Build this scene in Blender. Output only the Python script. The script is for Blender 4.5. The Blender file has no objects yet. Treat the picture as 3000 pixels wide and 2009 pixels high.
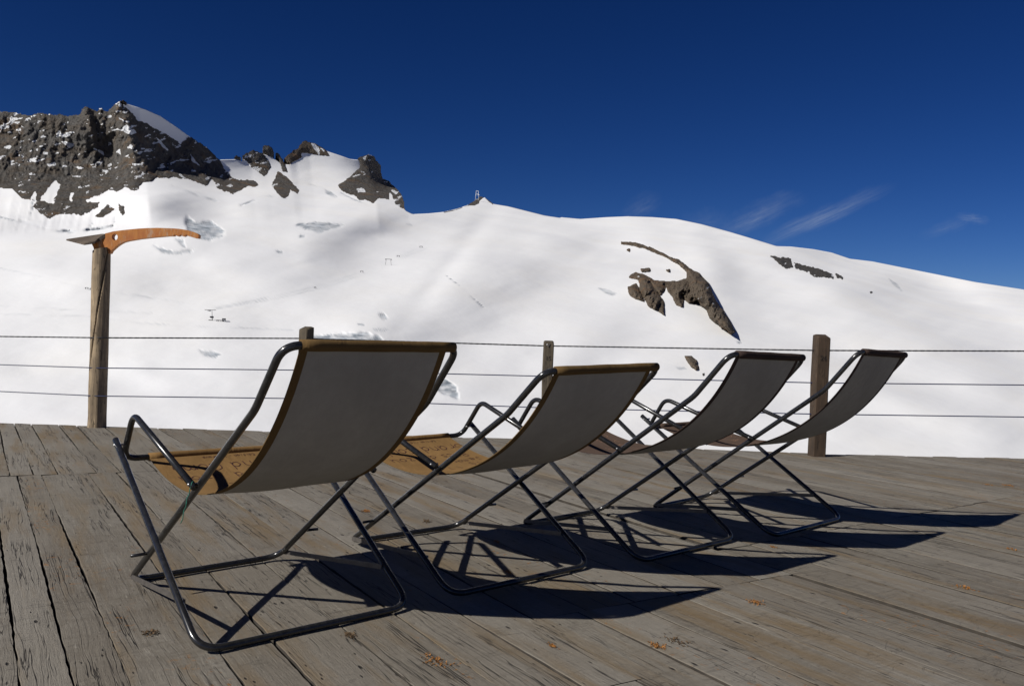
import bpy, bmesh, math, random
import numpy as np
from mathutils import Vector, Matrix
random.seed(7); RNG = np.random.default_rng(7)
SC = bpy.context.scene
COL = SC.collection
PI = math.pi

# ---------------------------------------------------------------- camera
F_PX, PITCH, ROLL, CAM_H = 2527.1, -0.0087, 0.0313, 0.9295      # focal length for a 3000 px wide frame
cp, sp, cr, sr = math.cos(PITCH), math.sin(PITCH), math.cos(ROLL), math.sin(ROLL)
FW = np.array([0, cp, sp]); UP0 = np.array([0, -sp, cp]); RT0 = np.array([1.0, 0, 0])
RT = cr*RT0 + sr*UP0; UP = -sr*RT0 + cr*UP0
EYE = np.array([0, 0, CAM_H])
cd = bpy.data.cameras.new('camera'); cam = bpy.data.objects.new('camera', cd); COL.objects.link(cam)
cd.sensor_width = 36; cd.lens = 36*F_PX/3000; cd.clip_start = 0.05; cd.clip_end = 60000
cam.matrix_world = Matrix(((RT[0], UP[0], -FW[0], 0), (RT[1], UP[1], -FW[1], 0), (RT[2], UP[2], -FW[2], CAM_H), (0, 0, 0, 1)))
SC.camera = cam

def bearing(x, y):
    """unit directions for photo coordinates (survey of the far terrain)"""
    x = np.asarray(x, float); y = np.asarray(y, float)
    d = FW*F_PX + (x[..., None]-1500)*RT - (y[..., None]-1004.5)*UP
    return d/np.linalg.norm(d, axis=-1, keepdims=True)
def on_deck(x, y):
    d = bearing(x, y); return EYE - d*(CAM_H/d[2])
def at_depth(x, y, Y):
    d = bearing(x, y); return EYE + d*(Y/d[1])

# ---------------------------------------------------------------- helpers
def tag(o, label=None, cat=None, group=None, kind=None):
    for k, v in (('label', label), ('category', cat), ('group', group), ('kind', kind)):
        if v: o[k] = v
    return o
def mesh_obj(name, verts, faces, mats, parent=None, smooth=False, mat_idx=None):
    me = bpy.data.meshes.new(name)
    me.from_pydata([tuple(map(float, v)) for v in verts], [], [tuple(int(i) for i in f) for f in faces])
    for m in (mats if isinstance(mats, (list, tuple)) else [mats]): me.materials.append(m)
    if smooth: me.polygons.foreach_set('use_smooth', [True]*len(me.polygons))
    if mat_idx is not None: me.polygons.foreach_set('material_index', list(mat_idx))
    me.update()
    o = bpy.data.objects.new(name, me); COL.objects.link(o)
    if parent: o.parent = parent
    return o
def empty(name, loc, rz=0):
    o = bpy.data.objects.new(name, None); COL.objects.link(o); o.location = loc; o.rotation_euler = (0, 0, rz); o.empty_display_size = .1
    return o
class MB:
    def __init__(s): s.v = []; s.f = []; s.m = []
    def add(s, v, f, m=0):
        n = len(s.v); s.v += [tuple(p) for p in v]; s.f += [tuple(i+n for i in q) for q in f]; s.m += [m]*len(f)
    def tube(s, pts, r, seg=12, closed=False, cap=True, m=0):
        P = [np.array(p, float) for p in pts]; n = len(P)
        rad = r if hasattr(r, '__len__') else [r]*n
        T = []
        for i in range(n):
            if closed: t = P[(i+1) % n]-P[i-1]
            else: t = P[min(i+1, n-1)]-P[max(i-1, 0)]
            T.append(t/(np.linalg.norm(t)+1e-12))
        a = np.array([0, 0, 1.0]) if abs(T[0][2]) < .9 else np.array([1.0, 0, 0])
        N = np.cross(T[0], a); N /= np.linalg.norm(N); rings = []
        for i in range(n):
            N = N - T[i]*(N@T[i]); N /= np.linalg.norm(N); B = np.cross(T[i], N)
            rings.append([P[i]+rad[i]*(math.cos(2*PI*k/seg)*N+math.sin(2*PI*k/seg)*B) for k in range(seg)])
        v = [q for R in rings for q in R]; f = []
        for i in range(n if closed else n-1):
            j = (i+1) % n; off = 0
            if closed and j == 0:
                d = [np.linalg.norm(rings[0][k]-rings[i][0]) for k in range(seg)]; off = int(np.argmin(d))
            for k in range(seg):
                k2 = (k+1) % seg
                f.append((i*seg+k, i*seg+k2, j*seg+(k2+off) % seg, j*seg+(k+off) % seg))
        if cap and not closed: f += [tuple(range(seg))[::-1], tuple((n-1)*seg+k for k in range(seg))]
        s.add(v, f, m)
    def box(s, c, ax, ay, az, m=0):
        c = np.array(c, float); ax, ay, az = (np.array(q, float) for q in (ax, ay, az))
        v = [c+i*ax+j*ay+k*az for i in (-1, 1) for j in (-1, 1) for k in (-1, 1)]
        s.add(v, [(0, 1, 3, 2), (4, 6, 7, 5), (0, 4, 5, 1), (2, 3, 7, 6), (0, 2, 6, 4), (1, 5, 7, 3)], m)
    def build(s, name, mats, parent=None, smooth=True):
        return mesh_obj(name, s.v, s.f, mats, parent, smooth, s.m)
def fillet(pts, r, n=7, closed=False):
    """round the corners of a polyline"""
    P = [np.array(p, float) for p in pts]; N = len(P); out = []
    rr = r if hasattr(r, '__len__') else [r]*N
    for i in range(N):
        if not closed and i in (0, N-1): out.append(P[i]); continue
        a, b, c = P[i-1], P[i], P[(i+1) % N]
        u = a-b; w = c-b; lu, lw = np.linalg.norm(u), np.linalg.norm(w); u /= lu; w /= lw
        ang = math.acos(max(-1, min(1, u@w)))
        d = min(rr[i]/math.tan(ang/2), .48*lu, .48*lw) if ang < 3.1 else 0
        if d < 1e-5: out.append(b); continue
        p0, p1 = b+u*d, b+w*d
        for k in range(n+1):
            t = k/n; out.append((1-t)**2*p0+2*t*(1-t)*b+t*t*p1)
    return out
def autosmooth(o, deg=40):
    bm = bmesh.new(); bm.from_mesh(o.data)
    for e in bm.edges:
        if len(e.link_faces) == 2 and e.calc_face_angle(0) > math.radians(deg): e.smooth = False
    bm.to_mesh(o.data); bm.free()

# numpy value noise
_TAB = RNG.random((256, 256))
def vnoise(x, y):
    xi = np.floor(x).astype(int); yi = np.floor(y).astype(int); fx = x-xi; fy = y-yi
    fx = fx*fx*fx*(fx*(fx*6-15)+10); fy = fy*fy*fy*(fy*(fy*6-15)+10)
    g = lambda a, b: _TAB[a % 256, b % 256]
    return (g(xi, yi)*(1-fx)+g(xi+1, yi)*fx)*(1-fy)+(g(xi, yi+1)*(1-fx)+g(xi+1, yi+1)*fx)*fy
def fbm(x, y, o=4, gain=.5):
    s = 0; a = 1; n = 0
    for k in range(o):
        s = s+a*(vnoise(x*2**k+17.3*k, y*2**k+9.1*k)*2-1); n += a; a *= gain
    return s/n
def ridged(x, y, o=4):
    s = 0; a = 1; n = 0
    for k in range(o):
        s = s+a*(1-np.abs(vnoise(x*2**k+5.7*k, y*2**k+3.3*k)*2-1)); n += a; a *= .55
    return s/n

# ---------------------------------------------------------------- materials
def new_mat(name):
    m = bpy.data.materials.new(name); m.use_nodes = True
    nt = m.node_tree; b = nt.nodes['Principled BSDF']
    return m, nt, b
def nd(nt, t, **kw):
    n = nt.nodes.new(t)
    for k, v in kw.items(): setattr(n, k, v)
    return n
def noise(nt, vec, scale, detail=4, rough=.55, dist=0):
    n = nd(nt, 'ShaderNodeTexNoise'); n.inputs['Scale'].default_value = scale; n.inputs['Detail'].default_value = detail
    n.inputs['Roughness'].default_value = rough; n.inputs['Distortion'].default_value = dist
    if vec is not None: nt.links.new(vec, n.inputs['Vector'])
    return n.outputs['Fac']
def ramp(nt, fac, stops):
    r = nd(nt, 'ShaderNodeValToRGB'); e = r.color_ramp.elements
    while len(e) < len(stops): e.new(.5)
    for i, (p, c) in enumerate(stops):
        e[i].position = p; e[i].color = (c, c, c, 1) if not hasattr(c, '__len__') else (*c, 1)
    nt.links.new(fac, r.inputs[0]); return r.outputs[0]
def mix(nt, fac, a, b, mode='MIX'):
    n = nd(nt, 'ShaderNodeMix', data_type='RGBA', blend_type=mode)
    def put(s, v):
        if hasattr(v, 'links') or hasattr(v, 'is_output'): nt.links.new(v, s)
        elif hasattr(v, '__len__'): s.default_value = (*v, 1)
        else: s.default_value = v
    put(n.inputs[0], fac); put(n.inputs[6], a); put(n.inputs[7], b); return n.outputs[2]
def math_(nt, op, a, b=None):
    n = nd(nt, 'ShaderNodeMath', operation=op)
    for i, v in enumerate((a, b)):
        if v is None: continue
        if hasattr(v, 'is_output'): nt.links.new(v, n.inputs[i])
        else: n.inputs[i].default_value = v
    return n.outputs[0]
def mapping(nt, vec, scale=(1, 1, 1), rot=(0, 0, 0), loc=(0, 0, 0)):
    n = nd(nt, 'ShaderNodeMapping'); n.inputs['Scale'].default_value = scale; n.inputs['Rotation'].default_value = rot; n.inputs['Location'].default_value = loc
    nt.links.new(vec, n.inputs['Vector']); return n.outputs[0]
def bump(nt, b, h, strength=.3, dist=.01):
    n = nd(nt, 'ShaderNodeBump'); n.inputs['Strength'].default_value = strength; n.inputs['Distance'].default_value = dist
    nt.links.new(h, n.inputs['Height']); nt.links.new(n.outputs[0], b.inputs['Normal'])
def obj_co(nt): return nd(nt, 'ShaderNodeTexCoord').outputs['Object']

PHI = 2.1284                                            # direction the deck boards run
def mat_deck():
    m, nt, b = new_mat('weathered_deck_wood'); L = nt.links
    co = obj_co(nt)
    at = nd(nt, 'ShaderNodeAttribute', attribute_name='plank'); sep = nd(nt, 'ShaderNodeSeparateColor'); L.new(at.outputs['Color'], sep.inputs[0])
    pr, pg, pb = sep.outputs
    al = mapping(nt, co, rot=(0, 0, -PHI))              # x along the boards
    off = nd(nt, 'ShaderNodeCombineXYZ'); L.new(math_(nt, 'MULTIPLY', pr, 31.0), off.inputs[0]); L.new(math_(nt, 'MULTIPLY', pg, 7.0), off.inputs[2])
    add = nd(nt, 'ShaderNodeVectorMath', operation='ADD'); L.new(al, add.inputs[0]); L.new(off.outputs[0], add.inputs[1]); v = add.outputs[0]
    # warp so the grain flows round knots
    wn = nd(nt, 'ShaderNodeTexNoise'); wn.inputs['Scale'].default_value = 2.4; wn.inputs['Detail'].default_value = 3; L.new(mapping(nt, v, (.7, 1, 1)), wn.inputs['Vector'])
    ws = nd(nt, 'ShaderNodeVectorMath', operation='SCALE'); L.new(wn.outputs['Color'], ws.inputs[0]); ws.inputs['Scale'].default_value = .05
    wa = nd(nt, 'ShaderNodeVectorMath', operation='ADD'); L.new(v, wa.inputs[0]); L.new(ws.outputs[0], wa.inputs[1]); vw = wa.outputs[0]
    grain = noise(nt, mapping(nt, vw, (1.1, 18, 18)), 4, 7, .72)
    fine = noise(nt, mapping(nt, vw, (7, 50, 50)), 6, 4, .75)
    rough = noise(nt, mapping(nt, v, (1.5, 1, 1)), 28, 6, .7)
    across = noise(nt, mapping(nt, v, (9, 1.6, 1), loc=(1, 6, 2)), 2.6, 5, .62, .4)     # saw marks and wear across the board
    blot = noise(nt, mapping(nt, v, (.7, 1.6, 1)), 2.4, 6, .62)
    stain = noise(nt, mapping(nt, v, (.40, 3.0, 1), loc=(9, 3, 1)), 2.2, 6, .62)
    big = noise(nt, co, .55, 3)
    c = mix(nt, ramp(nt, grain, ((.28, 0), (.74, 1))), (.146, .130, .106), (.274, .253, .215))
    c = mix(nt, math_(nt, 'MULTIPLY', ramp(nt, fine, ((.35, 1), (.62, 0))), .45), c, (.125, .108, .083))
    c = mix(nt, math_(nt, 'MULTIPLY', ramp(nt, rough, ((.36, 1), (.5, 0))), .5), c, (.105, .090, .070))
    c = mix(nt, math_(nt, 'MULTIPLY', ramp(nt, across, ((.36, 1), (.5, 0))), .45), c, (.135, .118, .093))
    c = mix(nt, ramp(nt, blot, ((.34, .75), (.60, 0))), c, (.105, .086, .064))
    c = mix(nt, math_(nt, 'MULTIPLY', pb, .55), c, (.128, .110, .086))
    c = mix(nt, math_(nt, 'MULTIPLY', math_(nt, 'MULTIPLY', pg, pg), .45), c, (.27, .250, .215))
    c = mix(nt, ramp(nt, stain, ((.51, 0), (.68, .75))), c, (.150, .098, .042))
    c = mix(nt, math_(nt, 'MULTIPLY', ramp(nt, big, ((.4, 0), (.65, 1))), .25), c, (.235, .216, .176))
    # splits along the grain: long and thin
    cr1 = noise(nt, mapping(nt, vw, (.35, 15, 15), loc=(3, 0, 0)), 2.2, 3, .5)
    ln = math_(nt, 'ABSOLUTE', math_(nt, 'SUBTRACT', cr1, .5))
    msk = noise(nt, mapping(nt, v, (.6, 3, 4), loc=(1, 8, 2)), 2.3, 3)
    split = math_(nt, 'MULTIPLY', ramp(nt, ln, ((.0, 1), (.015, 0))), ramp(nt, msk, ((.46, 0), (.56, 1))))
    # cracks across the grain
    cr2 = noise(nt, mapping(nt, v, (4.5, .8, 1), loc=(5, 2, 0)), 1.5, 5, .62, .6)
    ln2 = math_(nt, 'ABSOLUTE', math_(nt, 'SUBTRACT', cr2, .5))
    msk2 = noise(nt, mapping(nt, v, (2, 3, 4), loc=(11, 8, 2)), 2.6, 3)
    cross = math_(nt, 'MULTIPLY', ramp(nt, ln2, ((.0, 1), (.0055, 0))), ramp(nt, msk2, ((.42, 0), (.54, 1))))
    # chips, pits and specks
    vo = nd(nt, 'ShaderNodeTexVoronoi'); vo.inputs['Scale'].default_value = 13; L.new(mapping(nt, vw, (.45, 1.3, 1)), vo.inputs['Vector'])
    pit = math_(nt, 'MULTIPLY', ramp(nt, vo.outputs['Distance'], ((.05, 1), (.11, 0))), ramp(nt, noise(nt, v, 3.1, 3), ((.46, 0), (.54, 1))))
    vo2 = nd(nt, 'ShaderNodeTexVoronoi'); vo2.inputs['Scale'].default_value = 34; L.new(mapping(nt, vw, (.35, 1, 1), loc=(2, 2, 2)), vo2.inputs['Vector'])
    pit2 = math_(nt, 'MULTIPLY', ramp(nt, vo2.outputs['Distance'], ((.05, .9), (.13, 0))), ramp(nt, noise(nt, mapping(nt, v, loc=(7, 7, 7)), 5.0, 3), ((.44, 0), (.54, 1))))
    dark = math_(nt, 'MAXIMUM', math_(nt, 'MAXIMUM', split, math_(nt, 'MULTIPLY', cross, .32)), math_(nt, 'MAXIMUM', pit, pit2))
    c = mix(nt, math_(nt, 'MULTIPLY', dark, .92), c, (.012, .009, .007))
    # orange lichen
    li = math_(nt, 'MULTIPLY', ramp(nt, noise(nt, v, 34, 3, .7), ((.60, 0), (.66, 1))), ramp(nt, noise(nt, mapping(nt, v, (.5, 1, 1), loc=(4, 4, 4)), 2.0, 4), ((.58, 0), (.66, .8))))
    c = mix(nt, li, c, (.24, .105, .022))
    # pale raised fibres
    pale = math_(nt, 'MULTIPLY', ramp(nt, noise(nt, mapping(nt, vw, (3, 40, 40), loc=(7, 1, 1)), 3, 3), ((.66, 0), (.74, .6))), .7)
    c = mix(nt, pale, c, (.34, .31, .26))
    L.new(c, b.inputs['Base Color']); b.inputs['Roughness'].default_value = .82; b.inputs['Specular IOR Level'].default_value = .25
    h = math_(nt, 'ADD', math_(nt, 'MULTIPLY', grain, .7), math_(nt, 'ADD', math_(nt, 'MULTIPLY', fine, .3), math_(nt, 'ADD', math_(nt, 'MULTIPLY', rough, .6), math_(nt, 'MULTIPLY', across, 1.1))))
    h = math_(nt, 'SUBTRACT', math_(nt, 'ADD', h, math_(nt, 'MULTIPLY', blot, .8)), math_(nt, 'MULTIPLY', dark, .9))
    bump(nt, b, h, .8, .006)
    return m
def mat_simple(name, col, rough=.6, metal=0, nscale=20, var=.25, bstr=.1, bdist=.002, spec=.5, stretch=(1, 1, 1)):
    m, nt, b = new_mat(name); co = mapping(nt, obj_co(nt), stretch)
    n = noise(nt, co, nscale, 5, .6)
    lo = tuple(c*(1-var) for c in col); hi = tuple(min(1, c*(1+var)) for c in col)
    nt.links.new(mix(nt, ramp(nt, n, ((.3, 0), (.7, 1))), lo, hi), b.inputs['Base Color'])
    b.inputs['Roughness'].default_value = rough; b.inputs['Metallic'].default_value = metal; b.inputs['Specular IOR Level'].default_value = spec
    if bstr: bump(nt, b, n, bstr, bdist)
    return m
def mat_tube():
    m, nt, b = new_mat('dark_painted_steel'); co = obj_co(nt)
    n = noise(nt, co, 55, 4); w = noise(nt, co, 7, 4)
    c = mix(nt, ramp(nt, n, ((.35, 0), (.7, 1))), (.013, .013, .0135), (.026, .026, .026))
    chip = ramp(nt, noise(nt, mapping(nt, co, loc=(3, 1, 2)), 110, 3, .7), ((.70, 0), (.74, 1)))
    chip = math_(nt, 'MULTIPLY', chip, ramp(nt, w, ((.5, 0), (.6, 1))))
    c = mix(nt, math_(nt, 'MULTIPLY', chip, .5), c, (.14, .13, .12))
    nt.links.new(c, b.inputs['Base Color'])
    nt.links.new(ramp(nt, w, ((.3, .20), (.7, .32))), b.inputs['Roughness'])
    b.inputs['Metallic'].default_value = .1; b.inputs['Specular IOR Level'].default_value = .5; b.inputs['Coat Weight'].default_value = .35; b.inputs['Coat Roughness'].default_value = .14
    bump(nt, b, n, .06, .001)
    return m
def mat_fabric(name, col, var=.12, trans=0.0):
    m, nt, b = new_mat(name); co = obj_co(nt); L = nt.links
    w1 = nd(nt, 'ShaderNodeTexNoise'); w1.inputs['Scale'].default_value = 380; w1.inputs['Detail'].default_value = 2; L.new(co, w1.inputs['Vector'])
    big = noise(nt, co, 4, 5, .6); mid = noise(nt, co, 28, 4, .6)
    lo = tuple(c*(1-var) for c in col); hi = tuple(c*(1+var) for c in col)
    c = mix(nt, ramp(nt, big, ((.3, 0), (.7, 1))), lo, hi)
    c = mix(nt, math_(nt, 'MULTIPLY', ramp(nt, mid, ((.4, 1), (.6, 0))), .25), c, tuple(q*.8 for q in col))
    c = mix(nt, math_(nt, 'MULTIPLY', w1.outputs['Fac'], .2), c, tuple(q*.7 for q in col))
    L.new(c, b.inputs['Base Color']); b.inputs['Roughness'].default_value = .95; b.inputs['Specular IOR Level'].default_value = .1
    cre = noise(nt, mapping(nt, co, (2.2, 5, 2.2)), 3.0, 3, .6, .6)
    bump(nt, b, math_(nt, 'ADD', math_(nt, 'MULTIPLY', cre, 9.0), math_(nt, 'ADD', w1.outputs['Fac'], math_(nt, 'MULTIPLY', mid, 2.0))), .35, .0015)
    return m
def mat_snow():
    m, nt, b = new_mat('snow'); co = obj_co(nt); L = nt.links
    big = noise(nt, mapping(nt, co, (1, 1, 2)), .006, 5, .55)
    dust = noise(nt, mapping(nt, co, (1, .6, 2), loc=(50, 20, 7)), .011, 6, .6)
    c = mix(nt, ramp(nt, big, ((.35, 0), (.65, 1))), (.755, .757, .765), (.82, .82, .815))
    c = mix(nt, ramp(nt, dust, ((.48, 0), (.72, .45))), c, (.80, .775, .725))
    c = mix(nt, ramp(nt, noise(nt, mapping(nt, co, (1, 1, 1), loc=(5, 8, 3)), .03, 5, .65), ((.62, 0), (.80, .35))), c, (.70, .715, .735))
    at = nd(nt, 'ShaderNodeAttribute', attribute_name='ice'); 
    ice_n = noise(nt, mapping(nt, co, (.35, .35, 3.2)), .16, 6, .75)
    ice = mix(nt, ramp(nt, ice_n, ((.38, 0), (.60, 1))), (.12, .145, .17), (.46, .50, .54))
    c = mix(nt, at.outputs['Fac'], c, ice)
    L.new(c, b.inputs['Base Color']); b.inputs['Roughness'].default_value = .75; b.inputs['Specular IOR Level'].default_value = .2
    h = math_(nt, 'ADD', noise(nt, co, .035, 6, .6), math_(nt, 'MULTIPLY', noise(nt, mapping(nt, co, (1, .4, 1)), .15, 4), .25))
    bump(nt, b, h, .10, 4)
    return m
def mat_rock(name, lo, hi, brown, rust, sc):
    m, nt, b = new_mat(name); co = obj_co(nt); L = nt.links
    n1 = noise(nt, co, .05*sc, 6, .65); n2 = noise(nt, mapping(nt, co, (1, 1, .6)), .22*sc, 6, .7); n3 = noise(nt, mapping(nt, co, loc=(30, 4, 9)), .03*sc, 4, .6)
    c = mix(nt, ramp(nt, n2, ((.32, 0), (.68, 1))), lo, hi)
    c = mix(nt, ramp(nt, n1, ((.42, 0), (.62, .7))), c, brown)
    c = mix(nt, ramp(nt, n3, ((.56, 0), (.66, .85))), c, rust)
    vo = nd(nt, 'ShaderNodeTexVoronoi', feature='DISTANCE_TO_EDGE'); vo.inputs['Scale'].default_value = .12*sc; wv = nd(nt, 'ShaderNodeTexNoise'); wv.inputs['Scale'].default_value = .09*sc; wv.inputs['Detail'].default_value = 4; L.new(co, wv.inputs['Vector']); wm = nd(nt, 'ShaderNodeVectorMath', operation='MULTIPLY_ADD'); L.new(wv.outputs['Color'], wm.inputs[0]); wm.inputs[1].default_value = (14/sc, 14/sc, 14/sc); L.new(mapping(nt, co, (1, 1, .6)), wm.inputs[2]); L.new(wm.outputs[0], vo.inputs['Vector'])
    crk = math_(nt, 'MULTIPLY', ramp(nt, vo.outputs['Distance'], ((.0, .6), (.06, 0))), ramp(nt, n1, ((.5, 0), (.6, .8))))
    c = mix(nt, crk, c, tuple(q*.35 for q in lo))
    at = nd(nt, 'ShaderNodeAttribute', attribute_name='snow')
    s = math_(nt, 'ADD', at.outputs['Fac'], math_(nt, 'MULTIPLY', math_(nt, 'SUBTRACT', noise(nt, co, .3*sc, 4, .7), .5), .6))
    s = ramp(nt, s, ((.47, 0), (.53, 1)))
    c = mix(nt, s, c, (.80, .81, .82))
    L.new(c, b.inputs['Base Color']); b.inputs['Roughness'].default_value = .9; b.inputs['Specular IOR Level'].default_value = .15
    h = math_(nt, 'SUBTRACT', math_(nt, 'ADD', n2, math_(nt, 'MULTIPLY', n1, 2.0)), crk)
    bump(nt, b, h, .9, 7/sc)
    return m
def mat_wood(name, col, dark, stretch, rough=.85):
    m, nt, b = new_mat(name); co = obj_co(nt); L = nt.links
    g = noise(nt, mapping(nt, co, stretch), 6, 5, .65, .3); f = noise(nt, mapping(nt, co, tuple(q*3 for q in stretch)), 7, 3, .7); bl = noise(nt, co, 5, 4)
    c = mix(nt, ramp(nt, g, ((.3, 0), (.7, 1))), dark, col)
    c = mix(nt, ramp(nt, bl, ((.42, .5), (.6, 0))), c, tuple(q*.8 for q in dark))
    ln = math_(nt, 'ABSOLUTE', math_(nt, 'SUBTRACT', noise(nt, mapping(nt, co, tuple(q*.6 for q in stretch), loc=(3, 3, 3)), 5, 2), .5))
    crk = ramp(nt, ln, ((0, .85), (.012, 0)))
    c = mix(nt, crk, c, (.02, .016, .012))
    L.new(c, b.inputs['Base Color']); b.inputs['Roughness'].default_value = rough; b.inputs['Specular IOR Level'].default_value = .25
    bump(nt, b, math_(nt, 'SUBTRACT', math_(nt, 'ADD', g, math_(nt, 'MULTIPLY', f, .5)), crk), .5, .004)
    return m
def mat_orange():
    m, nt, b = new_mat('orange_worn_paint'); co = obj_co(nt); L = nt.links
    g = noise(nt, mapping(nt, co, (6, 6, 1.2)), 8, 5, .65); w = noise(nt, mapping(nt, co, (2.5, 2.5, .5), loc=(1, 2, 3)), 7, 5, .7); bl = noise(nt, co, 6, 4)
    c = mix(nt, ramp(nt, g, ((.3, 0), (.7, 1))), (.34, .110, .016), (.52, .205, .036))
    c = mix(nt, ramp(nt, bl, ((.5, 0), (.65, .6))), c, (.36, .10, .02))
    c = mix(nt, ramp(nt, w, ((.54, 0), (.64, .8))), c, (.40, .31, .23))
    L.new(c, b.inputs['Base Color']); b.inputs['Roughness'].default_value = .7
    bump(nt, b, g, .3, .003)
    return m
M_DECK = mat_deck()
M_SIDE = mat_simple('shade_toned_board_side', (.040, .033, .025), .95, nscale=14, var=.5, bstr=.3, bdist=.003)  # board sides coloured dark, painting shade into the sunlit seams
M_UNDER = mat_simple('dark_gap_backing', (.03, .025, .02), .95, nscale=6)  # added slab under the boards, coloured dark as shade below the gaps
M_TUBE = mat_tube()
M_STRAP = mat_simple('dull_steel_strap', (.10, .09, .08), .5, .3, 40, .3, .1, .001)
M_BOLT = mat_simple('zinc_bolt', (.42, .42, .42), .35, .8, 60, .2, 0)
M_BACK = mat_fabric('sling_back_canvas', (.325, .310, .278))
M_OCHRE = mat_fabric('sling_ochre_canvas', (.215, .126, .049), .25)
M_BROWN = mat_fabric('sling_brown_canvas', (.098, .066, .049), .25)
M_HEM = mat_fabric('sling_hem_olive_brown', (.120, .074, .030), .25)
M_HEMB = mat_fabric('sling_hem_dark_brown', (.050, .034, .028), .25)
M_INK = mat_simple('dark_red_ink', (.045, .010, .007), .8, nscale=60, var=.4, bstr=0)
M_INKP = mat_simple('pale_ochre_ink', (.27, .15, .09), .8, nscale=60, var=.4, bstr=0)
M_SNOW = mat_snow()
M_LOG = mat_wood('weathered_log', (.42, .32, .20), (.17, .13, .09), (9, 9, .8))
M_POST = mat_wood('fence_post_brown', (.090, .060, .038), (.040, .028, .020), (11, 11, .9))
M_POSTG = mat_wood('fence_post_grey', (.130, .104, .070), (.058, .047, .034), (11, 11, .9))
M_ORANGE = mat_orange()
M_BLADE = mat_wood('grey_brown_board', (.15, .115, .085), (.07, .055, .045), (3, 9, 9))
M_ROPE = mat_simple('black_steel_cable', (.022, .022, .026), .45, .5, 90, .3, 0)
M_ROPEB = mat_simple('navy_coated_cable', (.018, .024, .075), .4, 0, 90, .3, 0)
M_NUM = mat_simple('branded_number', (.018, .013, .010), .9, nscale=60, bstr=0)
M_TWINE = mat_simple('green_twine', (.02, .15, .10), .8, nscale=200, var=.5, bstr=0)
M_MOSS = mat_simple('orange_lichen', (.27, .115, .024), .95, nscale=90, var=.75, bstr=.3)
M_MOSSB = mat_simple('brown_dry_moss', (.11, .07, .035), .95, nscale=120, var=.5, bstr=.3)
M_PYLON = mat_simple('galvanised_steel', (.62, .64, .66), .45, .2, 2, .1, 0)
M_DARKST = mat_simple('dark_lift_steel', (.05, .05, .055), .6, .2, 2, .2, 0)
M_HUT = mat_simple('dark_hut_wall', (.045, .045, .05), .8, 0, 2, .2, 0)
M_HUTR = mat_simple('pale_hut_roof', (.45, .46, .47), .6, 0, 2, .2, 0)

# ---------------------------------------------------------------- light and sky
SUN_AZ, SUN_EL = math.radians(-146), math.radians(37)
sv = Vector((math.cos(SUN_AZ)*math.cos(SUN_EL), math.sin(SUN_AZ)*math.cos(SUN_EL), math.sin(SUN_EL)))
ld = bpy.data.lights.new('sun', 'SUN'); ld.energy = 4.5; ld.angle = math.radians(.53); ld.color = (1.0, .965, .91)
sun = bpy.data.objects.new('sun', ld); COL.objects.link(sun); sun.rotation_euler = sv.to_track_quat('Z', 'Y').to_euler(); sun.location = sv*50
wd = bpy.data.worlds.new('World'); SC.world = wd; wd.use_nodes = True; nt = wd.node_tree; L = nt.links
bg = nt.nodes['Background']; sky = nd(nt, 'ShaderNodeTexSky', sky_type='NISHITA'); sky.sun_disc = False
sky.sun_elevation = SUN_EL; sky.sun_rotation = PI/2-SUN_AZ; sky.altitude = 3200; sky.air_density = 1.0; sky.dust_density = .15; sky.ozone_density = 3.0
hs = nd(nt, 'ShaderNodeHueSaturation'); hs.inputs['Saturation'].default_value = 1.25; L.new(sky.outputs[0], hs.inputs['Color'])
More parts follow.
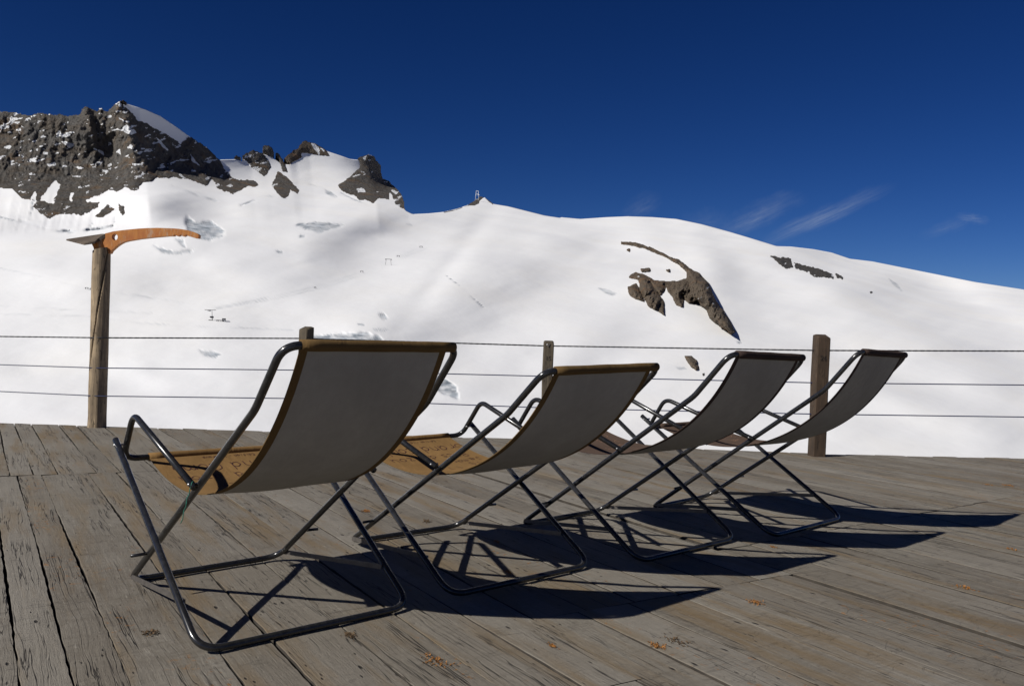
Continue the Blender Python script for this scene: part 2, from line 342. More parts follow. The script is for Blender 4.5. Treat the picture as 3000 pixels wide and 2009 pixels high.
# polarised-sky response, then thin cirrus low on the right
gm = nd(nt, 'ShaderNodeGamma'); gm.inputs['Gamma'].default_value = 1.35; L.new(hs.outputs[0], gm.inputs['Color'])
skycol = mix(nt, 1.0, gm.outputs[0], (.305, .295, .385), 'MULTIPLY')
gen = nd(nt, 'ShaderNodeTexCoord').outputs['Generated']; sx = nd(nt, 'ShaderNodeSeparateXYZ'); L.new(gen, sx.inputs[0])
cb = nd(nt, 'ShaderNodeCombineXYZ'); L.new(math_(nt, 'DIVIDE', sx.outputs[0], math_(nt, 'MAXIMUM', sx.outputs[1], .05)), cb.inputs[0]); L.new(math_(nt, 'DIVIDE', sx.outputs[2], math_(nt, 'MAXIMUM', sx.outputs[1], .05)), cb.inputs[1])
cir = None
for (ax, ay), (bx, by), wd_, am in (((2235, 715), (2590, 555), .0125, .9), ((2090, 690), (2340, 580), .018, .62), ((2180, 640), (2300, 592), .007, .5), ((1820, 640), (1930, 575), .016, .3), ((2800, 634), (2895, 646), .008, .6), ((2700, 690), (2850, 640), .010, .32), ((2000, 660), (2140, 640), .02, .25)):
    a = bearing(ax, ay); b = bearing(bx, by); a = np.array([a[0], a[2]])/a[1]; b = np.array([b[0], b[2]])/b[1]; c_ = (a+b)/2; d_ = b-a; ln = np.linalg.norm(d_)/2*1.25; an = math.atan2(d_[1], d_[0])
    mp = nd(nt, 'ShaderNodeMapping', vector_type='TEXTURE'); mp.inputs['Location'].default_value = (*c_, 0); mp.inputs['Rotation'].default_value = (0, 0, an); mp.inputs['Scale'].default_value = (ln, wd_, 1); L.new(cb.outputs[0], mp.inputs['Vector'])
    wz = nd(nt, 'ShaderNodeTexNoise'); wz.inputs['Scale'].default_value = 1.6; wz.inputs['Detail'].default_value = 4; L.new(mapping(nt, mp.outputs[0], (1.5, .5, 1), loc=(ax*.01, 0, 0)), wz.inputs['Vector'])
    wz2 = nd(nt, 'ShaderNodeVectorMath', operation='MULTIPLY_ADD'); L.new(wz.outputs['Color'], wz2.inputs[0]); wz2.inputs[1].default_value = (.3, 1.1, 0); L.new(mp.outputs[0], wz2.inputs[2])
    ws2 = nd(nt, 'ShaderNodeVectorMath', operation='SUBTRACT'); L.new(wz2.outputs[0], ws2.inputs[0]); ws2.inputs[1].default_value = (.15, .55, 0)
    gr = nd(nt, 'ShaderNodeTexGradient', gradient_type='SPHERICAL'); L.new(ws2.outputs[0], gr.inputs[0])
    nz = noise(nt, mapping(nt, mp.outputs[0], (1.2, 2.6, 1), loc=(bx*.02, 0, 0)), 1.7, 9, .72)
    k = math_(nt, 'MULTIPLY', math_(nt, 'MULTIPLY', math_(nt, 'POWER', gr.outputs['Fac'], 1.3), ramp(nt, nz, ((.33, .12), (.70, 1)))), am)
    cir = k if cir is None else math_(nt, 'MAXIMUM', cir, k)
cir = math_(nt, 'MULTIPLY', math_(nt, 'MINIMUM', cir, .8), .42)
skycol = mix(nt, cir, skycol, (7.5, 8.6, 10.0))
L.new(skycol, bg.inputs['Color']); bg.inputs['Strength'].default_value = .05
SC.view_settings.view_transform = 'Standard'; SC.view_settings.look = 'None'; SC.view_settings.exposure = .2; SC.view_settings.gamma = 1
SC.cycles.max_bounces = 6; SC.cycles.diffuse_bounces = 4

# ---------------------------------------------------------------- far terrain
def z1(*p): return [(x*.4274, 250+y*.4274) for x, y in p]
def z2(*p): return [(700+x*.42735, 350+y*.42735) for x, y in p]
def z3(*p): return [(1600+x*.5983, 500+y*.5983) for x, y in p]
def z4(*p): return [(150+x*.555, 900+y*.555) for x, y in p]
def zs(*p): return [(1300+x*.08547, 520+y*.08547) for x, y in p]
SKY = [(-900, 390), (-300, 360), (0, 350)] + z1((100, 215), (210, 228), (270, 220), (400, 225), (555, 220), (720, 200), (790, 150), (832, 112), (885, 133), (1000, 168), (1100, 213), (1200, 280), (1300, 352), (1370, 420), (1420, 455), (1480, 515), (1510, 510), (1620, 508), (1660, 520), (1740, 455), (1800, 470), (1860, 490), (1930, 540), (1990, 545), (2050, 470), (2090, 430), (2130, 400), (2160, 398), (2200, 430), (2250, 455)) \
    + z2((625, 225), (700, 250), (760, 272), (830, 280), (885, 262), (950, 330), (1000, 450), (1080, 520), (1120, 590), (1140, 625), (1190, 650), (1300, 645), (1400, 635), (1500, 612), (1580, 583), (1640, 568), (1682, 533), (1745, 580), (1850, 597), (2000, 635), (2100, 660), (2200, 675)) \
    + z3((0, 222), (170, 237), (300, 228), (400, 224), (520, 228), (640, 237), (760, 262), (900, 300), (1000, 330), (1130, 370), (1200, 372), (1310, 385), (1400, 402), (1490, 432), (1600, 445), (1700, 465), (1900, 505), (2100, 545), (2340, 582)) + [(3400, 960), (4000, 1030)]
SKX = np.array([p[0] for p in SKY]); SKYY = np.array([p[1] for p in SKY])
def skyline(x): return np.interp(x, SKX, SKYY)
_xs = np.arange(-1500, 4600, 10.0)
def _soft(y, sg):
    n = int(sg*.3); k = np.exp(-(np.arange(-n, n+1)*10.0)**2/2/sg**2); k /= k.sum()
    return np.convolve(np.pad(y, n, mode='edge'), k, 'valid')
_ysm = _soft(skyline(_xs), 380)
_ysm = _soft(np.where(_xs < 700, np.interp(700, _xs, _ysm)-(700-_xs).clip(0, 1100)*.07, _ysm), 160)
_bys = _soft(np.interp(_xs, [-900, 0, 200, 420, 560, 700, 900, 1120, 1250, 1400, 4000], [575, 575, 580, 572, 560, 555, 565, 590, 500, 300, 100]), 70)
def tan_el(x, y):
    d = bearing(x, y); return d[..., 2]/np.hypot(d[..., 0], d[..., 1])
KK = 118.0
BUMPS = [  # cx, cy, sx, sy, rotation (deg), height (all in photo-pixel units at that range)
    (440, 580, 110, 60, 0, 26), (270, 760, 260, 70, -6, 14), (900, 700, 150, 55, -10, 16), (960, 640, 70, 26, 5, 8), (1300, 860, 260, 90, -25, 26),
    (1900, 660, 130, 42, 22, 11), (2080, 760, 40, 110, -32, 6), (2300, 690, 210, 40, 20, 16), (2620, 800, 300, 42, 24, -20), (2840, 960, 330, 55, 27, -26), (2700, 880, 260, 36, 25, 14),
    (2560, 1080, 300, 34, 20, -16), (2700, 1180, 280, 40, 18, 14), (2330, 800, 260, 36, 26, 9), (1650, 1020, 200, 60, -30, 14), (1500, 1120, 160, 50, -35, -8), (600, 1050, 300, 40, 4, 7),
    (300, 1130, 240, 30, 3, -5), (1000, 950, 140, 40, 10, 8), (1330, 760, 22, 200, 38, -3), (2030, 900, 130, 90, 40, 12), (1180, 640, 120, 40, 8, 10), (760, 610, 70, 40, 0, 12), (610, 690, 90, 28, 0, 8)]
def terrain_r(x, y, detail=True):
    x = np.asarray(x, float); y = np.asarray(y, float)
    t = tan_el(x, y)
    ts = tan_el(x, np.interp(x, _xs, _ysm)); S = ts+.05
    tb = tan_el(x, np.interp(x, _xs, _bys))
    dt = np.clip(t-tb, 0, None); te = np.where(t > tb, tb+dt*.09+.91*.016*(1-np.exp(-dt/.016)), t)
    g = S-te; m = .030
    g = np.where(g > 2*m, g, m+m*np.exp(np.clip((g-2*m)/m, -30, 0)))
    r = KK/g
    h = np.zeros_like(x); lie = np.clip(r/KK, 1, 14)*(.15+.85*np.exp(-dt/.02))      # how far the slope leans back: bumps rise upward, not toward the eye
    # the ridge that falls from the main peak: lit on its left, in shade on its right
    rx = 405+.10*(y-290)
    dx = x-rx
    rib = np.where(dx < 0, np.clip(1+dx/430, 0, 1), np.clip(1-dx/310, 0, 1))
    fade = np.clip((700-y)/125, 0, 1); fade = fade*fade*(3-2*fade)
    h += 185*rib*fade
    # wind flutes on the ice apron under the rock wall
    fl = np.clip((y-555)/40, 0, 1)*np.clip((690-.03*x-y)/18, 0, 1)*np.clip((345-x)/40, 0, 1)
    h += 11*fl*ridged((x+.25*y)/13, y/150, 2)
    for cx, amp, wl, wr in ((1085, 120, 220, 90), (845, 26, 70, 60)):
        d2 = x-cx-.12*(y-450); rb = np.where(d2 < 0, np.clip(1+d2/wl, 0, 1), np.clip(1-d2/wr, 0, 1))
        fd = np.clip((700-y)/110, 0, 1); h += amp*rb*fd*fd*(3-2*fd)
    for cx, cy, sx, sy, rot, a in BUMPS:
        c, s = math.cos(math.radians(rot)), math.sin(math.radians(rot))
        u = (x-cx)*c+(y-cy)*s; v = -(x-cx)*s+(y-cy)*c
        h += a*1.2*np.exp(-(u/sx)**2/2-(v/sy)**2/2)*lie
    if detail:
        h += (9*fbm(x/280, y/120+3, 2)+.8*fbm(x/80+9+y/60, y/30, 2))*lie
    return r - h*r/F_PX
def tpoint(x, y, back=0.0):
    x = np.asarray(x, float); y = np.asarray(y, float)
    return EYE + bearing(x, y)*(terrain_r(x, y)+back)[..., None]

def poly_sd(P, x, y):
    """signed distance (inside positive) to a polygon"""
    P = np.array(P, float); d = np.full(x.shape, 1e9); ins = np.zeros(x.shape, bool)
    for i in range(len(P)):
        a = P[i]; b = P[(i+1) % len(P)]; ex, ey = b-a; L2 = ex*ex+ey*ey+1e-9
        t = np.clip(((x-a[0])*ex+(y-a[1])*ey)/L2, 0, 1)
        d = np.minimum(d, np.hypot(x-a[0]-t*ex, y-a[1]-t*ey))
        c = ((a[1] > y) != (b[1] > y)) & (x < (b[0]-a[0])*(y-a[1])/(b[1]-a[1]+1e-12)+a[0]); ins ^= c
    return np.where(ins, d, -d)

# crevasses and ice cliffs: hollows in the glacier with bare ice in them (polygon, depth, ice amount)
CREV = [
    (z1((1265, 925), (1290, 903), (1340, 930), (1450, 935), (1520, 975), (1537, 1020), (1490, 1050), (1420, 1062), (1360, 1050), (1300, 1015), (1280, 980)), 18, 1.0),
    (z2((395, 722), (500, 704), (600, 708), (725, 722), (660, 742), (600, 762), (545, 780), (500, 765), (430, 738)), 10, .95),
    (z2((480, 1490), (600, 1474), (740, 1462), (880, 1460), (930, 1478), (990, 1490), (985, 1520), (480, 1520)), 9, 1.0),
    (z4((778, 226), (850, 230), (893, 248), (862, 266), (808, 255)), 5, 1.0),
    (z4((2000, 410), (2040, 360), (2100, 388), (2133, 412), (2155, 490), (2050, 450)), 9, 1.0),
    (z2((955, 1336), (1000, 1330), (1020, 1365), (985, 1374)), 9, .9),
    (z1((1055, 1102), (1120, 1125), (1200, 1145), (1290, 1125), (1335, 1120), (1300, 1145), (1200, 1160), (1110, 1142)), 8, .9),
    (z1((1190, 1050), (1260, 1055), (1265, 1110), (1240, 1095), (1225, 1080)), 7, .8),
    (z2((590, 480), (630, 495), (675, 530), (650, 530), (600, 505)), 6, .9),
    (z1((1890, 1132), (1935, 1138), (1930, 1150), (1900, 1146)), 4, .9),
    (z2((260, 898), (292, 904), (290, 916), (262, 910)), 4, 1.0),
    (z2((412, 790), (450, 796), (452, 808), (420, 806)), 5, 1.0),
    (z2((1138, 714), (1180, 718), (1186, 727), (1150, 724)), 3, .9),
    (z2((815, 1400), (860, 1402), (860, 1412), (820, 1412)), 3, .9), (z2((925, 1438), (1020, 1434), (1010, 1446), (940, 1448)), 3, .9),
    (z3((930, 836), (962, 838), (945, 849)), 2.5, .8), (z3((255, 575), (300, 580), (345, 600), (330, 612), (290, 600)), 2.5, .7),
    (z3((630, 958), (680, 962), (690, 972), (650, 974)), 2.5, .7), (z3((1675, 525), (1720, 555), (1745, 588), (1738, 590), (1700, 560)), 3, .6),
]
CRACKS = [  # bergschrund and other thin cracks: polyline, half width
    (z1((-20, 898), (60, 918), (140, 934)), 2.0), (z1((140, 932), (190, 943), (255, 966), (300, 985)), 4.6), (z1((300, 985), (400, 1003), (500, 1002), (640, 990), (780, 968)), 3.0),
    (z1((250, 720), (225, 820), (200, 920)), 1.6), (z1((640, 925), (610, 990)), 1.6), (z1((795, 850), (775, 965)), 1.6),
    (z1((1180, 690), (1260, 715), (1360, 755), (1480, 790)), 2.4), (z2((10, 590), (90, 560), (150, 530), (260, 525), (330, 545)), 2.2), (z2((400, 435), (480, 440), (560, 465), (640, 500)), 2.4), (z2((700, 505), (780, 545), (880, 585)), 1.8), (z2((1420, 1070), (1530, 1150), (1600, 1220), (1680, 1290)), 1.0)]
zA = lambda *p: [(x*.6405, 600+y*.6405) for x, y in p]
TRACKS = [zA((-40, 282), (200, 330), (390, 385), (600, 412), (900, 456)), zA((-40, 460), (300, 478), (700, 496)), zA((-40, 498), (420, 510), (620, 540), (900, 556), (1340, 572)), zA((960, 472), (1050, 460), (1250, 420), (1440, 376), (1650, 310), (1780, 250), (1930, 195), (2000, 122), (2090, 50)), zA((980, 478), (1270, 428), (1460, 384), (1670, 318), (1800, 258), (1950, 200), (2020, 128), (2105, 54))]
def line_d(P, x, y):
    d = np.full(x.shape, 1e9)
    for a, b in zip(P[:-1], P[1:]):
        ex, ey = b[0]-a[0], b[1]-a[1]; t = np.clip(((x-a[0])*ex+(y-a[1])*ey)/(ex*ex+ey*ey+1e-9), 0, 1)
        d = np.minimum(d, np.hypot(x-a[0]-t*ex, y-a[1]-t*ey))
    return d

def build_snow():
    xs = np.concatenate([np.arange(-900, -20, 22), np.arange(-20, 3020, 5.0), np.arange(3020, 3920, 22)])
    nrow = 300
    v = np.linspace(0, 1, nrow)**1.15
    ytop = skyline(xs); ybot = 1700.0
    X = np.repeat(xs[None, :], nrow, 0); Y = ytop[None, :]+(ybot-ytop[None, :])*v[:, None]
    R = terrain_r(X, Y)
    ice = np.zeros_like(X); dz = np.zeros_like(X)
    jx = 5*fbm(X/14, Y/9, 3)
    for P, dep, am in CREV:
        P = np.array(P); x0, y0 = P.min(0)-30; x1, y1 = P.max(0)+30
        k = (X > x0) & (X < x1) & (Y > y0) & (Y < y1)
        sd = poly_sd(P, X[k], Y[k])+jx[k]*min(1, dep/10)
        w = np.clip(sd/max(3, dep*.5)+.35, 0, 1); w = w*w*(3-2*w)
        rough = .8+.35*ridged(X[k]/26, Y[k]/10, 3)
        dz[k] += dep*w*rough*1.3; ice[k] = np.maximum(ice[k], am*np.clip(sd/2+.5, 0, 1)*np.clip(.78+.8*fbm(X[k]/16, Y[k]/7, 3), .2, 1))
    for P, hw in CRACKS:
        A = np.array(P); k = (X > A[:, 0].min()-20) & (X < A[:, 0].max()+20) & (Y > A[:, 1].min()-20) & (Y < A[:, 1].max()+20)
        d = line_d(P, X[k]+jx[k]*.6, Y[k]+jx[k]*.4)
        w = np.clip(1.3-d/hw, 0, 1)*np.clip(.6+1.4*fbm(X[k]/40, Y[k]/40, 2), .1, 1); dz[k] += hw*9.0*w; ice[k] = np.maximum(ice[k], .9*w)
    for P in TRACKS:
        A = np.array(P); k = (X > A[:, 0].min()-20) & (X < A[:, 0].max()+20) & (Y > A[:, 1].min()-20) & (Y < A[:, 1].max()+20)
        d = line_d(P, X[k]+jx[k]*.4, Y[k]+jx[k]*.2); w = np.clip(1.4-d/2.2, 0, 1)*np.clip(.5+1.2*fbm(X[k]/60, Y[k]/50, 2), .1, 1); dz[k] += 3.0*w; ice[k] = np.maximum(ice[k], .30*w)
    R = R+dz*R/F_PX
    V = EYE+bearing(X, Y)*R[..., None]
    # far side of the ridges
    back = []
    for k in range(1, 7):
        h = bearing(xs, ytop).copy(); h[:, 2] = 0; h /= np.linalg.norm(h, axis=1)[:, None]
        q = V[0]+h*(k*60)*1.0; q[:, 2] -= k*k*7+k*14; back.append(q)
    V = np.concatenate([np.array(back[::-1]), V], 0)
    ice = np.concatenate([np.zeros((6, len(xs))), ice], 0)
    nr, nc = V.shape[:2]
    idx = np.arange(nr*nc).reshape(nr, nc)
    F = np.stack([idx[:-1, :-1], idx[1:, :-1], idx[1:, 1:], idx[:-1, 1:]], -1).reshape(-1, 4)
    o = mesh_obj('snow_slope', V.reshape(-1, 3), F, M_SNOW, smooth=True)
    at = o.data.attributes.new('ice', 'FLOAT', 'POINT'); at.data.foreach_set('value', ice.reshape(-1).astype(np.float32))
    tag(o, kind='structure')
    return o
build_snow()

# wide snow ground below and all round, out to the horizon
def build_ground():
    rs = [0, 60, 160, 400, 1000, 3000, 9000, 25000]; n = 48; V = [(0, 0, -150)]; F = []
    for r in rs[1:]:
        for k in range(n): V.append((r*math.cos(2*PI*k/n), r*math.sin(2*PI*k/n), -150-(0 if r < 400 else 12*math.sin(k*1.7))))
    for k in range(n): F.append((0, 1+k, 1+(k+1) % n))
    for i in range(len(rs)-2):
        for k in range(n): F.append((1+i*n+k, 1+(i+1)*n+k, 1+(i+1)*n+(k+1) % n, 1+i*n+(k+1) % n))
    o = mesh_obj('ground', V, F, M_SNOW, smooth=True); tag(o, kind='structure')
build_ground()

def build_rock(name, polys, mat, step=2.6, bulge=9, relief=14, jag=4.0, holes=(), snow=0.0, snow_polys=(), thick=45, streak=1.0, seed=0, ribs=(), grow=0.0, ew=None, fine=1.0):
    A = np.concatenate([np.array(p, float) for p in polys]); x0, y0 = A.min(0)-8; x1, y1 = A.max(0)+8
    xs = np.arange(x0, x1, step); ys = np.arange(y0, y1, step); X, Y = np.meshgrid(xs, ys)
    sd = np.full(X.shape, -1e9)
    for p in polys: sd = np.maximum(sd, poly_sd(p, X, Y))
    for p in holes: sd = np.minimum(sd, -poly_sd(p, X, Y))
    sd = sd+grow+jag*fbm(X/26+seed, Y/20+seed, 4)+.6*jag*fbm(X/7+seed, Y/6, 3)
    ok = sd > 0
    w = 1-np.exp(-np.clip(sd, 0, None)/(ew or max(3, bulge*1.2)))
    h = bulge*w + w*relief*(1.3*fbm(X/(70)+seed, Y/95, 4, .55) + .9*(ridged(X/30+.35*Y/30+seed, Y/60*streak, 4)-.5) + .35*fine*fbm(X/9, Y/9+seed, 3) + .22*fine*(ridged(X/11+Y/18, Y/26+seed, 3)-.5))
    for (ax, ay), (bx, by), wl, wr, amp in ribs:
        t = np.clip((Y-ay)/(by-ay+1e-9), 0, 1); d2 = X-(ax+(bx-ax)*t)
        e = np.clip(1-np.abs(Y-np.clip(Y, ay, by))/25, 0, 1)
        h += w*amp*e*np.where(d2 < 0, np.clip(1+d2/wl, 0, 1), np.clip(1-d2/wr, 0, 1))
    R = terrain_r(X, Y); R = R-(np.maximum(h, .8)+1.8)*R/F_PX
    V = EYE+bearing(X, Y)*R[..., None]
    sn = np.zeros(X.shape)
    if snow:
        q = fbm(X/22+3+seed, Y/8.5+.25*X/8.5+seed, 4, .62)
        lowf = fbm(X/150+7, Y/90+seed, 2)
        sn = np.clip((q+.25*lowf-(.42-snow))*6+.5, 0, 1)*.9
    for p in snow_polys:
        s2 = poly_sd(p, X, Y)+4*fbm(X/12, Y/9+5, 3); sn = np.maximum(sn, np.clip(s2/3+.5, 0, 1))
    ids = -np.ones(X.shape, int); nv = int(ok.sum()); ids[ok] = np.arange(nv)
    ny, nx = X.shape; F = []
    a, b, c, d = ids[:-1, :-1], ids[1:, :-1], ids[1:, 1:], ids[:-1, 1:]
    cnt = (a >= 0).astype(int)+(b >= 0)+(c >= 0)+(d >= 0)
    for q in np.stack([a, b, c, d], -1)[cnt >= 3]: F.append(tuple(int(i) for i in q if i >= 0))
    # keep only used verts; close the back so the mass has thickness
    Vv = [tuple(p) for p in V[ok]]; S = [float(s) for s in sn[ok]]
    from collections import Counter
    ec = Counter(); 
    for f in F:
        for i in range(len(f)): ec[(f[i], f[(i+1) % len(f)])] += 1
    border = [e for e in ec if (e[1], e[0]) not in ec]
    nb = {}
    mid = EYE+bearing(np.array(A[:, 0].mean()), np.array(A[:, 1].mean()))*100
    for e in border:
        for i in e:
            if i not in nb:
                p = np.array(Vv[i]); d = p-EYE; L0 = np.linalg.norm(d); d /= L0; s = thick*L0/F_PX
                hd = d.copy(); hd[2] = 0
                q = p+hd*s+np.array([0, 0, -s*.75]); nb[i] = len(Vv); Vv.append(tuple(q)); S.append(0.0)
    for e in border: F.append((e[1], e[0], nb[e[0]], nb[e[1]]))
    o = mesh_obj(name, Vv, F, mat, smooth=True)
    at = o.data.attributes.new('snow', 'FLOAT', 'POINT'); at.data.foreach_set('value', np.array(S, np.float32))
    autosmooth(o, 65)
    return o

M_ROCKG = mat_rock('dark_gneiss', (.062, .059, .055), (.150, .140, .128), (.120, .096, .072), (.155, .105, .066), 1.0)
M_ROCKB = mat_rock('brown_gneiss', (.072, .060, .047), (.180, .145, .108), (.150, .108, .072), (.20, .118, .066), 1.0)
M_ROCKC = mat_rock('grey_gneiss', (.055, .052, .049), (.110, .104, .098), (.085, .075, .065), (.10, .085, .07), 1.0)
R1 = z1((-1600, 300), (-1300, 235), (-1000, 262), (-700, 205), (-400, 222), (-150, 170), (0, 175), (60, 182), (100, 190), (160, 196), (210, 205), (240, 194), (270, 190), (330, 197), (400, 200), (490, 203), (540, 198), (555, 188), (562, 162), (585, 153), (620, 163), (645, 172), (668, 178), (678, 158), (695, 156), (712, 172), (738, 178), (760, 150), (800, 110), (830, 92), (850, 98), (885, 130), (860, 128), (838, 118), (850, 140), (880, 165), (915, 195), (950, 238), (1000, 258), (1060, 295), (1140, 335), (1180, 362), (1238, 402), (1250, 378), (1290, 358), (1310, 356), (1370, 393), (1420, 428), (1480, 488), (1510, 520), (1540, 565), (1580, 618), (1640, 648), (1740, 650), (1788, 690), (1690, 700), (1650, 722), (1600, 748), (1530, 730), (1480, 700), (1475, 680), (1445, 650), (1420, 695), (1380, 680), (1330, 660), (1290, 650), (1230, 640), (1190, 625), (1150, 640), (1080, 635), (1040, 665), (980, 665), (940, 725), (900, 720), (860, 700), (800, 735), (740, 720), (690, 755), (640, 770), (580, 780), (590, 800), (680, 800), (675, 840), (640, 850), (560, 890), (500, 880), (440, 885), (380, 890), (340, 916), (290, 895), (240, 850), (225, 830), (250, 790), (150, 780), (130, 750), (95, 725), (80, 710), (-60, 710), (-350, 680), (-700, 700), (-1100, 640), (-1500, 600))
R1b = z1((655, 900), (690, 860), (740, 818), (782, 850), (740, 882), (690, 905)); R1c = z1((812, 808), (850, 830), (857, 870), (835, 893), (810, 855))
cou = [z1((300, 755), (372, 648), (422, 680), (385, 745), (362, 812), (270, 790)), z1((470, 790), (480, 735), (505, 735), (492, 795)), z1((215, 775), (235, 720), (250, 730), (240, 790)),
       z1((815, 310), (870, 270), (940, 330), (900, 340)), z1((875, 430), (895, 395), (918, 415), (905, 440)), z1((405, 378), (470, 390), (515, 402), (490, 425), (440, 405)), z1((385, 340), (410, 310), (425, 352), (405, 350)),
       z1((640, 432), (705, 452), (710, 480), (660, 445)), z1((790, 460), (820, 440), (828, 478)), z1((660, 525), (705, 520), (690, 545)), z1((490, 625), (550, 612), (560, 635)), z1((690, 580), (740, 585), (730, 598)), z1((30, 425), (70, 405), (88, 425), (60, 438)), z1((50, 325), (75, 312), (92, 335)), z1((70, 255), (130, 250), (120, 262)),
       z1((1075, 360), (1110, 390), (1150, 445), (1110, 420)), z1((1305, 470), (1330, 500), (1370, 550), (1320, 530)), z1((1380, 520), (1460, 512), (1440, 530)), z1((800, 215), (850, 245), (910, 255), (860, 250)), z1((450, 830), (480, 820), (490, 835), (465, 845)), z1((320, 540), (375, 530), (390, 552), (330, 550)), z1((1230, 610), (1290, 640), (1250, 640))]
mr = build_rock('mountain', [R1, R1b, R1c], M_ROCKG, 2.4, 12, 24, 5, holes=[cou[0], cou[1], cou[2]], snow=.015, snow_polys=cou[3:], ribs=((z1((600, 160))[0], z1((640, 380))[0], 60, 14, 34), (z1((835, 95))[0], z1((930, 560))[0], 90, 60, 34), (z1((1370, 400))[0], z1((1440, 650))[0], 60, 40, 22), (z1((850, 100))[0], z1((960, 700))[0], 70, 130, 60)), seed=1.3)
tag(mr, kind='structure')
R2 = [z1((1655, 485), (1700, 460), (1740, 443), (1800, 465), (1845, 520), (1862, 560), (1815, 632), (1760, 592), (1720, 560), (1690, 520)), z1((1798, 425), (1812, 412), (1840, 410), (1870, 432), (1882, 470), (1862, 502), (1830, 465), (1800, 450)),
      z1((1880, 470), (1900, 453), (1930, 488), (1962, 560), (1977, 602), (1940, 592), (1910, 520)), z1((1905, 588), (1960, 620), (2010, 668), (2052, 720), (2042, 747), (1990, 715), (1980, 762), (1940, 778), (1900, 742), (1862, 692), (1882, 630)), z1((1588, 500), (1620, 482), (1652, 495), (1640, 506))]
tag(build_rock('mountain', R2, M_ROCKG, 2.2, 14, 12, 3, snow=-.02, seed=4.1), kind='structure')
R3 = [z1((1940, 502), (1985, 465), (2040, 430), (2062, 395), (2088, 373), (2120, 385), (2165, 402), (2200, 420), (2240, 445), (2262, 485), (2200, 482), (2130, 472), (2062, 462), (2070, 490), (1992, 537), (1965, 522))]
tag(build_rock('mountain', R3, M_ROCKB, 2.2, 12, 10, 2.5, snow_polys=[z1((2125, 395), (2165, 402), (2195, 445), (2185, 475), (2150, 430)), z1((2195, 430), (2225, 445), (2225, 470))], seed=8.2), kind='structure')
R4 = [z2((678, 450), (740, 405), (828, 325), (825, 290), (812, 268), (860, 245), (885, 232), (925, 250), (950, 290), (977, 330), (985, 402), (1030, 423), (1080, 468), (1110, 500), (1132, 550), (1142, 622), (1108, 602), (1075, 582), (1060, 545), (1032, 500), (1030, 552), (960, 545), (920, 578), (870, 552), (830, 557), (790, 525), (720, 500), (690, 475))]
tag(build_rock('mountain', R4, M_ROCKG, 2.2, 16, 16, 3, snow=-.08, snow_polys=[z2((848, 262), (880, 243), (862, 287)), z2((800, 478), (842, 465), (866, 497), (820, 500)), z2((1035, 480), (1095, 495), (1070, 515))], ribs=((z2((885, 235))[0], z2((900, 560))[0], 60, 40, 20),), seed=2.7), kind='structure')
R5 = [zs((640, 1020), (830, 955), (900, 885), (1060, 795), (1240, 655), (1350, 660), (1372, 690), (1300, 745), (1235, 800), (1215, 890), (1060, 970), (830, 975)), zs((1395, 690), (1560, 790), (1700, 900), (1690, 940), (1530, 830)), zs((0, 1180), (300, 1115), (500, 1070), (640, 1010), (640, 1040), (400, 1130), (0, 1212))]
tag(build_rock('mountain', R5, M_ROCKG, .9, 3, 3, .8, thick=20, seed=6.6), kind='structure')
O1 = [z3((370, 349), (440, 356), (520, 380), (600, 424), (650, 440), (700, 480), (750, 505), (790, 550), (830, 640), (870, 690), (900, 740), (922, 785), (905, 797), (870, 770), (830, 740), (805, 720), (790, 680), (760, 655), (740, 640), (700, 647), (670, 615), (665, 662), (640, 652), (620, 615), (600, 590), (584, 545), (640, 545), (692, 530), (690, 490), (650, 455), (590, 422), (520, 391), (440, 366), (370, 356)),
      z3((408, 520), (440, 500), (480, 510), (530, 540), (580, 545), (580, 580), (560, 607), (535, 580), (512, 548), (560, 620), (577, 650), (576, 702), (545, 680), (510, 665), (490, 640), (465, 590), (455, 530)), z3((403, 572), (440, 554), (477, 635), (440, 627), (410, 602)), z3((465, 484), (505, 480), (508, 490), (470, 494)), z3((398, 388), (408, 386), (408, 393)), z3((590, 486), (603, 486), (602, 492))]
tag(build_rock('rock_outcrop', O1, M_ROCKB, 1.5, 55, 120, 2.2, ew=8, fine=.8, snow=-.2, streak=.6, seed=3.9, grow=3.0, ribs=((z3((735, 470))[0], z3((908, 765))[0], 80, 70, 240),)), 'large brown horseshoe rock outcrop on the snow slope above the second deckchair', 'rock outcrop')
O2 = [z3((1098, 418), (1150, 425), (1200, 440), (1207, 470), (1180, 476), (1150, 457)), z3((1213, 448), (1260, 463), (1320, 475), (1392, 505), (1402, 522), (1330, 517), (1270, 492), (1220, 472)), z3((1422, 507), (1457, 520), (1450, 531), (1425, 521))]
tag(build_rock('rock_outcrop', O2, M_ROCKC, 1.5, 45, 70, 5.0, ew=6, fine=.9, grow=2.0, snow=-.12, seed=7.4), 'long broken grey rock band high on the right-hand snow slope', 'rock outcrop')
O3 = [z3((676, 904), (710, 904), (740, 930), (750, 970), (735, 980), (710, 960), (688, 930))]
tag(build_rock('rock_outcrop', O3, M_ROCKB, 1.3, 40, 40, 1.2, ew=6, fine=1.0, seed=5.5), 'small lone brown rock in the snow below the big outcrop, between second and third chairs', 'rock outcrop')
O4 = [z3((764, 992), (776, 989), (778, 1003), (767, 1005))]
tag(build_rock('boulder', O4, M_ROCKC, 1.0, 4, 1, .4, thick=10, seed=5.9), 'tiny dark boulder in the snow just below the small lone brown rock', 'boulder')
O5 = [z3((1583, 594), (1592, 588), (1603, 596), (1590, 603))]
tag(build_rock('boulder', O5, M_ROCKC, 1.0, 4, 1, .4, thick=10, seed=2.9), 'tiny dark boulder alone on the right snow slope, right of the grey rock band', 'boulder')

